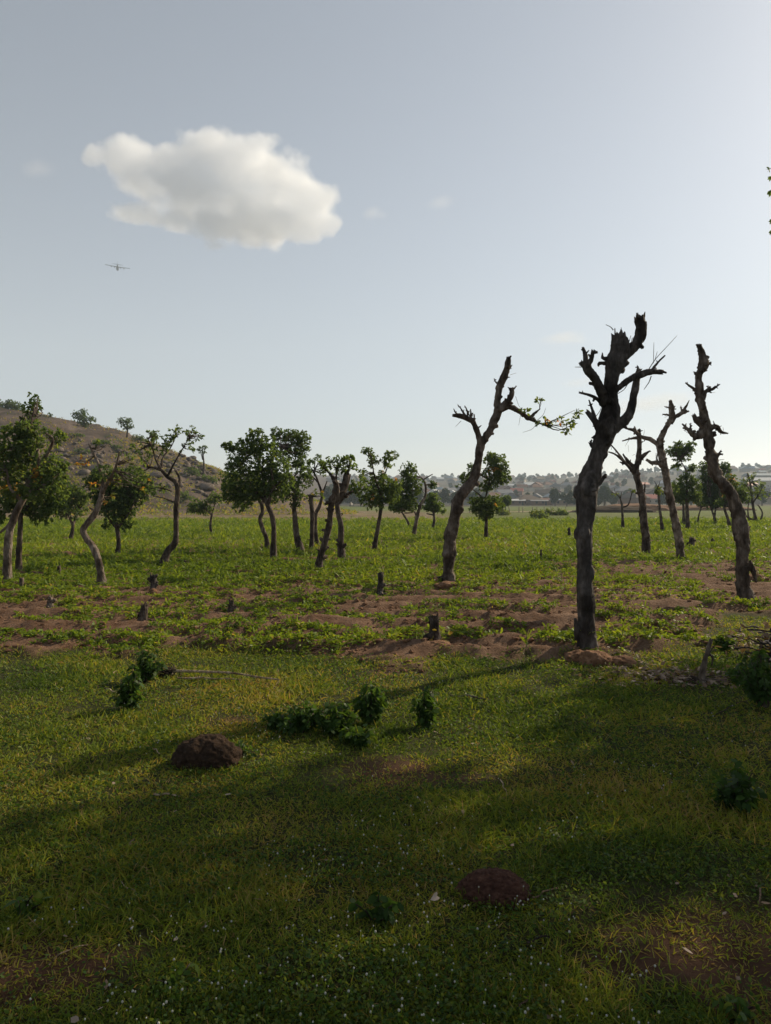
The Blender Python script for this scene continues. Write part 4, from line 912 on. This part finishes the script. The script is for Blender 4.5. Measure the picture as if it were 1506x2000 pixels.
# ------------------------------------------------------------------ shrubs
def shrub(px, py, wpx, hpx, label, n=None, seed=0, L=.055, tmean=.3, name='shrub', droop=.6, cat='shrub'):
    g0 = G(px, py); K = g0[1]/FPX; W_, H_ = wpx*K*.5, hpx*K; root = thing(name, g0, label, cat, 'leafy shrubs in the grass')
    n = n or int(130+8500*W_*H_); L = L*.95; ns = max(4, int(n/22)); g = Geo(); tips = []
    for k in range(ns):
        a = R.uniform(0, 6.28); e = R.random()**.5*W_; h = H_*R.uniform(.45, 1.0)*(1-.35*(e/W_)**2)
        p1 = g0+[math.cos(a)*e*.5, math.sin(a)*e*.5, h*.55]; p2 = g0+[math.cos(a)*e, math.sin(a)*e, h]
        g.tube([g0+R.normal(size=3)*[.01, .01, 0]-[0, 0, .02], p1, p2], [.0045, .0035, .002], 5, 0, seed, sub=2); tips.append((g0, p1, p2))
    g.build('stem', M['bark'], root, g0)
    B = []; D = []
    for k in range(n):
        a, b, c = tips[int(R.integers(ns))]; t = R.uniform(.15, 1); p = (a*(1-t)**2+2*b*t*(1-t)+c*t*t)*.7+(b*(1-t)+c*t)*.3
        d = R.normal(size=3); d[2] = d[2]*.4+.15-droop*R.random(); B.append(p+R.normal(size=3)*.012); D.append(d)
    B = np.array(B); D = np.array(D); LL = R.uniform(.6, 1.2, n)*L
    leaf_obj('foliage', B, D, LL, np.clip(R.normal(tmean, .2, n), 0, 1), M['shrub'], root, g0, .55, OVAL, .5)
    return root
shrub(251, 1384, 60, 92, 'taller dark green shrub left of the fallen stalk', None, 1)
shrub(286, 1330, 74, 64, 'bushy shrub touching the root end of the fallen stalk', None, 2)
shrub(726, 1416, 66, 106, 'upright dark shrub, left one of the pair in the middle grass', None, 3)
shrub(831, 1422, 52, 90, 'upright narrow shrub, right one of the pair in the middle grass', None, 4)
shrub(590, 1432, 100, 64, 'wide low shrub at the left of the shaded clump', None, 5)
shrub(655, 1430, 90, 66, 'wide low shrub in the middle of the shaded clump', None, 6)
shrub(540, 1424, 50, 36, 'small low shrub at the far left of the shaded clump', None, 7)
shrub(700, 1452, 70, 40, 'low shrub just in front of the upright pair', None, 8)
shrub(1440, 1580, 96, 92, 'dark bush in the shade at lower right', None, 9, tmean=.1)
shrub(1490, 1380, 110, 120, 'dark leafy shrub cut by the right edge', None, 10, tmean=.15)
shrub(1412, 1272, 40, 40, 'small leafy shrub beside the upright dead stick', None, 11, tmean=.6)
shrub(1445, 1335, 60, 44, 'low shrub between the dead stick and the right edge', None, 12, tmean=.35)
shrub(40, 1790, 80, 46, 'broad leaved weed in shade at the left edge', 46, 13, L=.05, tmean=.5)
shrub(738, 1800, 90, 60, 'broad leaved dark weed in bottom centre shade', 80, 14, L=.05, tmean=.2)
shrub(468, 1480, 60, 34, 'low weed hugging the right side of the dark mound', 70, 15, L=.04, tmean=.3)
shrub(345, 1925, 90, 34, 'low leafy weed in bottom left foreground', 60, 16, L=.035, tmean=.6)
shrub(1440, 1990, 100, 40, 'low leafy weed at bottom right corner', 70, 17, L=.035, tmean=.6)
shrub(455, 1235, 40, 26, 'leafy crop seedling clump in the bare left field', 60, 18, L=.05, tmean=.8)

# maize seedlings one can tell apart
def seedling(px, py, hpx, label, seed):
    g0 = G(px, py); K = g0[1]/FPX; n = 7; root = thing('maize_seedling', g0, label, 'seedling', 'maize seedlings'); h = hpx*K
    g = Geo(); g.tube([g0-[0, 0, .02], g0+[0, 0, h*.5]], [.006, .004], 6, 0, sub=1); g.build('stem', M['crop_stem'], root, g0)
    a = np.linspace(0, 6.28, n, endpoint=False)+seed; D = np.stack([np.cos(a)*.6, np.sin(a)*.6, np.full(n, .9)], 1)
    B = np.repeat(g0[None], n, 0)+np.stack([a*0, a*0, np.linspace(.1, .5, n)*h], 1)
    V, F, k = blades(B, D, np.full(n, h*.75), np.full(n, h*.11), np.full(n, .45), LANCE)
    mesh_obj('leaf_blades', V, F, M['crop'], root, attrs={'tint': rep(R.uniform(.6, .95, n), k)}, off=g0)
M['crop_stem'] = flatmat('crop_stem', (.10,.16,.04))
for i, (px, py, h, lb) in enumerate([(1148, 1278, 46, 'pale green maize seedling at the foot of the biggest trunk'), (1162, 1276, 34, 'smaller maize seedling at the right foot of the biggest trunk'), (1216, 1262, 36, 'maize seedling in bare soil right of the biggest trunk'), (1029, 1262, 40, 'upright seedling in bare soil between split stump and biggest trunk'), (1365, 1222, 28, 'seedling on the bare strip at right'), (361, 1205, 32, 'seedling in left field beside the brown pointed stump'), (1130, 1268, 24, 'low seedling at the left foot of the biggest trunk')]): seedling(px, py, h, lb, i)

# ------------------------------------------------------------------ fallen stalk, sticks, dead leaves
def lying(name, a, b, r0, r1, mtl, label, cat='stick', lift=.015, bow=.01, extra=None, mid=None):
    A, Bp = G(*a), G(*b); root = thing(name, A, label, cat); n = 6; pts = []
    for k in range(n):
        t = k/(n-1); q = A*(1-t)+Bp*t; q[2] = float(T(q[0], q[1]))+lift+bow*math.sin(t*3.14)+R.normal()*.003; q[:2] += R.normal(size=2)*.006; pts.append(q)
    g = Geo(); g.tube(pts, np.linspace(r0, r1, n), 8, .1, 1, sub=3); g.build('stalk', M[mtl], root, A)
    if extra:
        g = Geo()
        for _ in range(extra):
            d = unit(A-Bp+R.normal(size=3)*.45*np.linalg.norm(A-Bp)); l = R.uniform(.08, .20); q = A+[0, 0, .03]+R.normal(size=3)*[.02, .02, .015]
            e = q+d*l; e[2] = max(e[2], float(T(e[0], e[1]))+.005+abs(R.normal())*.05); m_ = (q+e)/2+R.normal(size=3)*.015
            g.tube([q, m_, e], [.006, .004, .0015], 4, .1, 1, sub=2)
        g.build('roots', M['bark'], root, A)
    return root
lying('fallen_stalk', (335, 1322), (545, 1341), .014, .008, 'straw', 'long pale uprooted stalk lying in the grass with brown tangled root end', 'stalk', .06, .02, 60)
lying('fallen_stalk', (345, 1332), (470, 1334), .010, .006, 'straw', 'shorter stalk lying alongside the long pale uprooted one', 'stalk', .03)
for a, b, r, m_, lb in [((206, 1349), (234, 1361), .006, 'straw', 'short pale stick left of the taller dark green shrub'), ((216, 1325), (226, 1314), .006, 'straw', 'tiny pale stick up left of the shrubs'), ((300, 1556), (350, 1561), .006, 'straw', 'pale straight stick in grass below the dark mound'),
        ((296, 1467), (314, 1477), .005, 'straw', 'short pale straw left of the dark mound'), ((1038, 1762), (1085, 1744), .005, 'straw', 'tan broken stick right of the red brown rock'), ((972, 1524), (992, 1560), .004, 'straw', 'thin grey twig standing slantwise in mid foreground grass'),
        ((1478, 1735), (1484, 1775), .005, 'straw', 'short curved dry stalk near the lower right edge'), ((880, 1362), (960, 1372), .010, 'bark', 'dark twig lying flat in grass right of the narrow shrub'), ((235, 1728), (272, 1768), .003, 'straw', 'thin dry straw in bottom left shade'),
        ((395, 1830), (410, 1800), .003, 'straw', 'thin leaning dry stem in bottom left grass'), ((1030, 1852), (1080, 1840), .004, 'bark', 'brown twig in dark grass below the red brown rock'), ((1420, 1290), (1500, 1272), .008, 'bark', 'dark branch lying from the dead stick toward the brush pile'), ((1400, 1400), (1455, 1372), .005, 'bark', 'thin twig in shaded grass near right edge'),
        ((1010, 1975), (1040, 1960), .003, 'straw', 'small straw at bottom right of centre'), ((90, 1890), (170, 1850), .003, 'straw', 'long dry straw on the bare patch at lower left')]:
    lying('stick', a, b, r, r*.6, m_, lb)
# upright dead stick
g0 = G(1368, 1335); Y0 = g0[1]; root = thing('dead_stick', g0, 'upright dead sapling stub leaning right out of leaf litter', 'dead sapling'); g = Geo()
K = Y0/FPX
g.tube([g0-[0, 0, .05], P(1372, 1310, Y0), P(1380, 1278, Y0-.02), P(1389, 1249, Y0-.03)], [10*K, 6*K, 4.2*K, 3.6*K], 9, .15, 3, jag=1)
C = g.build('trunk', M['bark_pale'], root, g0); g = Geo()
g.tube([P(1382, 1276, Y0), P(1392, 1284, Y0), P(1390, 1300, Y0)], [3*K, 2.5*K, 1.5*K], 6, .1, 3); g.tube([P(1376, 1292, Y0), P(1394, 1262, Y0+.05)], [2*K, 1*K], 5, .1, 3)
for _ in range(16):
    a = R.uniform(0, 6.28); q = g0+[math.cos(a)*.16, math.sin(a)*.14, 0]; q[2] = float(T(q[0], q[1]))+.01+abs(R.normal())*.04
    g.tube([g0+[0, 0, .04], (g0+q)/2+[0, 0, .03], q], [.008, .005, .002], 5, .1, 2, sub=2)
g.build('twigs', M['bark'], root, g0)

# leaf litter + brush pile
def litter(n, cx, cy, sx, sy, name, label, tm=.6, kind='stuff', L=.07, hz=0, cat='leaf litter', mtl='deadleaf'):
    c = G(cx, cy); x = c[0]+R.normal(size=n)*sx; y = c[1]+R.normal(size=n)*sy; z = T(x, y)+.012+np.abs(R.normal(size=n))*hz+.008*R.random(n)
    D = R.normal(size=(n, 3))*[1, 1, .28]+[0, 0, .1]; side = unit(np.cross(unit(D), np.array([0, 0, 1.])+R.normal(size=(n, 3))*.35))
    V, F, k = blades(np.stack([x, y, z], 1), D, R.uniform(.6, 1.2, n)*L, R.uniform(.35, .6, n)*L, R.uniform(-.3, .5, n), OVAL, side)
    o = mesh_obj(name, V, F, M[mtl], attrs={'tint': rep(np.clip(R.normal(tm, .28, n), 0, 1), k)}); return tag(o, label, cat, kind=kind)
litter(620, 1340, 1322, .42, .22, 'leaf_litter', 'curled brown and greyish dead leaves around the upright dead stick', .38)
litter(160, 1460, 1262, .30, .25, 'leaf_litter', 'dead leaves scattered beside the brush pile at right edge', .45)
litter(60, 1240, 1292, .25, .15, 'leaf_litter', 'pale dry leaf scraps on soil right of the biggest trunk', .8, L=.05)
n = 90; x, y, r = sector(n, 1.8, 7.5, 30); z = T(x, y)+.02
D = R.normal(size=(n, 3))*[1, 1, .3]; side = unit(np.cross(unit(D), np.array([0, 0, 1.])+R.normal(size=(n, 3))*.4))
V, F, k = blades(np.stack([x, y, z], 1), D, R.uniform(.02, .05, n), R.uniform(.01, .022, n), R.uniform(-.4, .6, n), OVAL, side)
tag(mesh_obj('fallen_leaves', V, F, M['deadleaf'], attrs={'tint': rep(R.uniform(.2, .9, n), k)}), 'stray brown fallen leaves across the foreground grass', 'leaf litter', kind='stuff')
g0 = G(1522, 1285); root = thing('brush_pile', g0, 'heap of cut dead branches and leaves at right edge', 'brush pile'); g = Geo()
for _ in range(70):
    a = R.uniform(0, 6.28); q = g0+R.normal(size=3)*[.15, .15, 0]+[0, 0, R.uniform(.02, .28)]; d = unit(np.array([math.cos(a), math.sin(a), R.normal()*.3])); l = R.uniform(.06, .2)
    g.tube([q-d*l, q+R.normal(size=3)*.02, q+d*l], [.012, .009, .004], 5, .15, 1, sub=2)
g.build('branches', M['bark_black'], root, g0)
n = 260; Bq = g0+R.normal(size=(n, 3))*[.25, .2, 0]+np.stack([np.zeros(n), np.zeros(n), R.uniform(.02, .34, n)], 1)
leaf_obj('dead_leaves', Bq, R.normal(size=(n, 3))*[1, 1, .5], R.uniform(.05, .1, n), np.clip(R.normal(.35, .3, n), 0, 1), M['deadleaf'], root, g0)
# single pale curled leaf
g0 = G(847, 1772); V, F, k = blades(np.array([g0+[-.014, 0, .03], g0+[.0, .01, .03]]), np.array([[.7, .2, .35], [.5, .5, .8]]), np.array([.045, .032]), np.array([.024, .02]), np.array([.5, .2]), OVAL, np.array([[-.2, .8, .5], [.8, -.3, 0]]))
lf = mesh_obj('fallen_leaf', V-g0, F, M['deadleaf'], attrs={'tint': np.full(len(V), .95)}); lf.location = tuple(g0); tag(lf, 'single pale curled leaf left of the red brown rock', 'leaf')

# ------------------------------------------------------------------ shade trees standing just right of the frame
def shade_tree(label, base, h0, blobs, seed, dens, L=.12, reach=()):
    p = np.array([base[0], base[1], float(T(*base))]); root = thing('shade_tree', p, label, 'tree')
    g = Geo(); c = np.mean([b[0] for b in blobs], 0)
    C, Q, tn = g.tube([p-[0, 0, .1], p+[.1, 0, h0*.5], p+[0, .1, h0], np.array([c[0], c[1], h0*1.4])], [.30, .22, .19, .12], 14, .14, seed); g.build('trunk', M['bark'], root, p)
    for b in blobs:
        g = Geo(); a = C[int(len(C)*.72)]; m_ = (a+b[0])/2+[0, 0, -.2]; g.tube([a, m_, b[0]], [.09, .06, .03], 9, .14, seed)
        for _ in range(8):
            e = b[0]+unit(R.normal(size=3))*b[1]*.8; g.tube([(m_+b[0])/2, (b[0]+e)/2, e], [.025, .016, .006], 5, .1, seed, sub=2)
        g.build('branch', M['bark'], root, p)
    B, D, LL, tt, _ = crown_leaves(blobs, 8, dens, L, .35, .40, seed, .02, 8)
    if reach:
        q = np.array(reach); k = 5; B = np.vstack([B, np.repeat(q, k, 0)]); D = np.vstack([D, unit(R.normal(size=(len(q)*k, 3))+[-.5, 0, -.2])]); LL = np.concatenate([LL, np.full(len(q)*k, .055)]); tt = np.concatenate([tt, R.uniform(.2, .5, len(q)*k)])
        g = Geo(); 
        for e in q: g.tube([blobs[0][0], (blobs[0][0]+e)/2+[0, 0, .15], e], [.03, .015, .004], 5, .1, seed, sub=3)
        g.build('twigs', M['bark'], root, p)
    leaf_obj('crown', B, D, LL, tt, M['leaf'], root, p)
A_ = np.array
def blobset(c, Rr, n, seed, br, zr=1.3):
    q = np.random.default_rng(seed); out = []
    for k in range(n):
        a = k*2.4+q.uniform(-.3, .3); e = Rr*math.sqrt((k+.5)/n); r_ = br*q.uniform(.75, 1.2)
        out.append((A_([c[0]+math.cos(a)*e, c[1]+math.sin(a)*e, c[2]+q.uniform(-zr, zr)*(1-.5*e/Rr)]), A_([r_, r_, r_*.62])))
    return out
shade_tree('big leafy tree whose leaf tips enter at the right edge, shading the foreground', (10.6, 9.6), 3.6, blobset((9.6, 9.4, 7.0), 2.9, 12, 5, .92), 3, 48, L=.15,
   reach=[P(1503, 330, 8.6), P(1504, 372, 8.6), P(1509, 378, 8.8), P(1508, 345, 8.7), P(1511, 430, 8.6), P(1511, 450, 8.6)])
shade_tree('leafy tree hidden behind the first one right of the frame', (14.6, 12.6), 3.8, blobset((13.6, 12.4, 7.0), 3.0, 12, 8, .95), 5, 38, L=.15)

# ------------------------------------------------------------------ the aircraft
M['plane'] = flatmat('aircraft_grey', (.010,.012,.015), .9, .05, .1)
D0 = 1260.0; p = P(229.5, 523.5, D0); az = math.atan2(p[0], p[1])
root = thing('aircraft', p, 'small grey four engined high wing propeller aircraft flying away under the white cloud', 'aircraft', None, 0)
root.rotation_euler = (math.radians(3), math.radians(3.5), -az)     # local +Y points away from the viewer
g = Geo(); g.tube([(0, -15, 1.6), (0, -11, 1.0), (0, -6, .2), (0, 0, 0), (0, 8, 0), (0, 12, -.1), (0, 14.5, -.6)], [.3, 1.2, 1.9, 2.15, 2.15, 1.7, .5], 18, 0, sub=4); g.build('fuselage', M['plane'], root)
def wing(name, y0, y1, x0, x1, z0, z1, c0, c1, t, parent):
    V = []
    for (x, c, z, yy) in ((x0, c0, z0, y0), (x1, c1, z1, y1)):
        V += [(x, yy+c*.5, z), (x, yy+c*.15, z+t), (x, yy-c*.5, z), (x, yy+c*.1, z-t*.5)]
    F = [[0,1,2,3],[7,6,5,4],[0,4,5,1],[1,5,6,2],[2,6,7,3],[3,7,4,0]]
    return mesh_obj(name, V, F, M['plane'], parent)
for s in (-1, 1):
    wing('wing', 1.5, .8, 0, s*20, 2.2, 2.7, 5.6, 3.2, .7, root); wing('tailplane', -13.2, -13.6, 0, s*8, 2.6, 2.8, 3.8, 2.4, .4, root)
    for xe in (4.8, 10):
        g = Geo(); g.tube([(s*xe, -1, 2.0), (s*xe, 2, 1.9), (s*xe, 5, 1.9), (s*xe, 5.8, 1.9)], [.4, .75, .7, .25], 10, 0, sub=2); e = g.build('engine', M['plane'], root)
        g = Geo()
        for k in range(4):
            a = k*math.pi/2+.4; g.tube([(s*xe, 5.7, 1.9), (s*xe+math.cos(a)*2, 5.7, 1.9+math.sin(a)*2)], [.16, .1], 4, 0, sub=1)
        g.build('propeller', M['plane'], e)
mesh_obj('tail_fin', [(-.2,-14.8,1.8),(.2,-14.8,1.8),(.2,-9.5,1.8),(-.2,-9.5,1.8),(-.1,-15.6,8),(.1,-15.6,8),(.1,-13.4,8),(-.1,-13.4,8)], [[0,3,2,1],[4,5,6,7],[0,1,5,4],[1,2,6,5],[2,3,7,6],[3,0,4,7]], M['plane'], root)

# ------------------------------------------------------------------ clouds (volumes far outside the haze)
def cloud(name, label, blobs, Y, dens, seed=0, nscale=.006, colr=(.93, .925, .92), depthk=.75, er=1.35, sharp=3.2):
    """a closed shell round the puffs; inside it the vapour thins out from each puff's centre, torn by noise"""
    K = Y/FPX; bm = bmesh.new(); c0 = P(*blobs[0][:2], Y); E = []
    for b in blobs:
        x, y, rx, ry = b[:4]; c = P(x, y, Y+(b[4] if len(b) > 4 else 0)*K)-c0; rr = (rx*K*1.45, rx*K*depthk*1.45, ry*K*1.45); E.append((c, rr))
        q = bmesh.ops.create_icosphere(bm, subdivisions=3, radius=1)
        for v in q['verts']: v.co = Vector((v.co.x*rr[0]*1.08+c[0], v.co.y*rr[1]*1.08+c[1], v.co.z*rr[2]*1.08+c[2]))
    me = bpy.data.meshes.new(name+'_src'); bm.to_mesh(me); bm.free()
    o = bpy.data.objects.new(name, me); col.objects.link(o)
    md = o.modifiers.new('r', 'REMESH'); md.mode = 'VOXEL'; md.voxel_size = 22
    dg = bpy.context.evaluated_depsgraph_get(); me2 = bpy.data.meshes.new_from_object(o.evaluated_get(dg)); o.modifiers.clear(); o.data = me2
    m = bpy.data.materials.new(name+'_vapour'); m.use_nodes = True; nt = m.node_tree; nt.nodes.clear()
    out = nt.nodes.new('ShaderNodeOutputMaterial'); pv = nt.nodes.new('ShaderNodeVolumePrincipled'); pv.inputs['Color'].default_value = (*colr, 1); pv.inputs['Anisotropy'].default_value = .2
    tc = nt.nodes.new('ShaderNodeTexCoord'); acc = None
    def mth(op, a, b, c=None):
        q = nt.nodes.new('ShaderNodeMath'); q.operation = op
        for k, v in enumerate((a, b, c)):
            if v is None: continue
            if isinstance(v, (int, float)): q.inputs[k].default_value = v
            else: nt.links.new(v, q.inputs[k])
        return q.outputs[0]
    for c, rr in E:
        s1 = nt.nodes.new('ShaderNodeVectorMath'); s1.operation = 'SUBTRACT'; nt.links.new(tc.outputs['Object'], s1.inputs[0]); s1.inputs[1].default_value = tuple(c)
        s2 = nt.nodes.new('ShaderNodeVectorMath'); s2.operation = 'DIVIDE'; nt.links.new(s1.outputs[0], s2.inputs[0]); s2.inputs[1].default_value = rr
        s3 = nt.nodes.new('ShaderNodeVectorMath'); s3.operation = 'LENGTH'; nt.links.new(s2.outputs[0], s3.inputs[0])
        f = mth('SUBTRACT', 1.0, s3.outputs['Value']); acc = f if acc is None else mth('SMOOTH_MAX', acc, f, .12)
    tn = N(nt, 'ShaderNodeTexNoise', Scale=nscale, Detail=6, Roughness=.62); nt.links.new(tc.outputs['Object'], tn.inputs['Vector'])
    n2 = mth('MULTIPLY_ADD', tn.outputs[0], er, -er*.5-.24)
    d = mth('MULTIPLY', mth('ADD', acc, n2), sharp); cl = nt.nodes.new('ShaderNodeClamp'); nt.links.new(d, cl.inputs[0])
    nt.links.new(mth('MULTIPLY', cl.outputs[0], dens), pv.inputs['Density']); nt.links.new(pv.outputs[0], out.inputs['Volume'])
    try: m.cycles.volume_step_rate = .35
    except Exception: pass
    me2.materials.clear(); me2.materials.append(m); o.location = tuple(c0); tag(o, label, 'cloud'); return o
CY_ = 3400
cloud('cloud', 'big white fluffy cloud at upper left of the sky', [(400,300,70,40),(470,320,80,50,40),(330,320,70,38),(250,310,60,34),(195,305,35,18),(540,360,75,50),(595,395,58,56),(640,438,32,24),(480,400,90,60,30),(380,370,90,50),(520,440,80,40),(300,350,70,30),(420,440,60,30),(585,448,46,24),(265,418,50,18),(340,430,50,18),(420,478,22,14)], CY_, .0105, 1, .0070, (.93,.95,.985), er=1.5, sharp=3.8)
for b, dn, lb in (([(1100,660,40,12),(1125,664,25,8)], .0035, 'faint small cloud left of the biggest tree top'), ([(1125,748,28,9),(1150,744,25,8)], .0025, 'faint grey cloud wisp behind the biggest tree'), ([(728,416,22,12),(745,420,15,8)], .0022, 'tiny thin cloud puff right of the big cloud'), ([(862,396,28,12)], .0018, 'faint cloud wisp in the upper middle sky'),
    ([(1260,790,70,16),(1300,780,50,14),(1220,800,40,10)], .0022, 'wide faint cloud behind the right hand bare trees'), ([(75,330,36,14)], .0012, 'very faint wisp left of the big cloud')):
    cloud('cloud', lb, b, CY_, dn*1.6, int(b[0][0]), .009, sharp=1.6)

# ------------------------------------------------------------------ haze
hz = bpy.data.materials.new('haze_air'); hz.use_nodes = True; nt = hz.node_tree; nt.nodes.clear()
out = nt.nodes.new('ShaderNodeOutputMaterial'); pv = nt.nodes.new('ShaderNodeVolumePrincipled'); pv.inputs['Color'].default_value = (.74, .87, 1, 1)
pv.inputs['Density'].default_value = .00031; pv.inputs['Anisotropy'].default_value = .0; nt.links.new(pv.outputs[0], out.inputs['Volume'])
g = Geo(); g.box((0, 900, 206), (3000, 2200, 430)); o = g.build('haze', hz, smooth=False); tag(o, 'thin pale air haze over field and town', 'haze', kind='stuff')
for o in list(bpy.data.objects):
    if o.type == 'MESH' and o.users_collection == (): bpy.data.objects.remove(o)
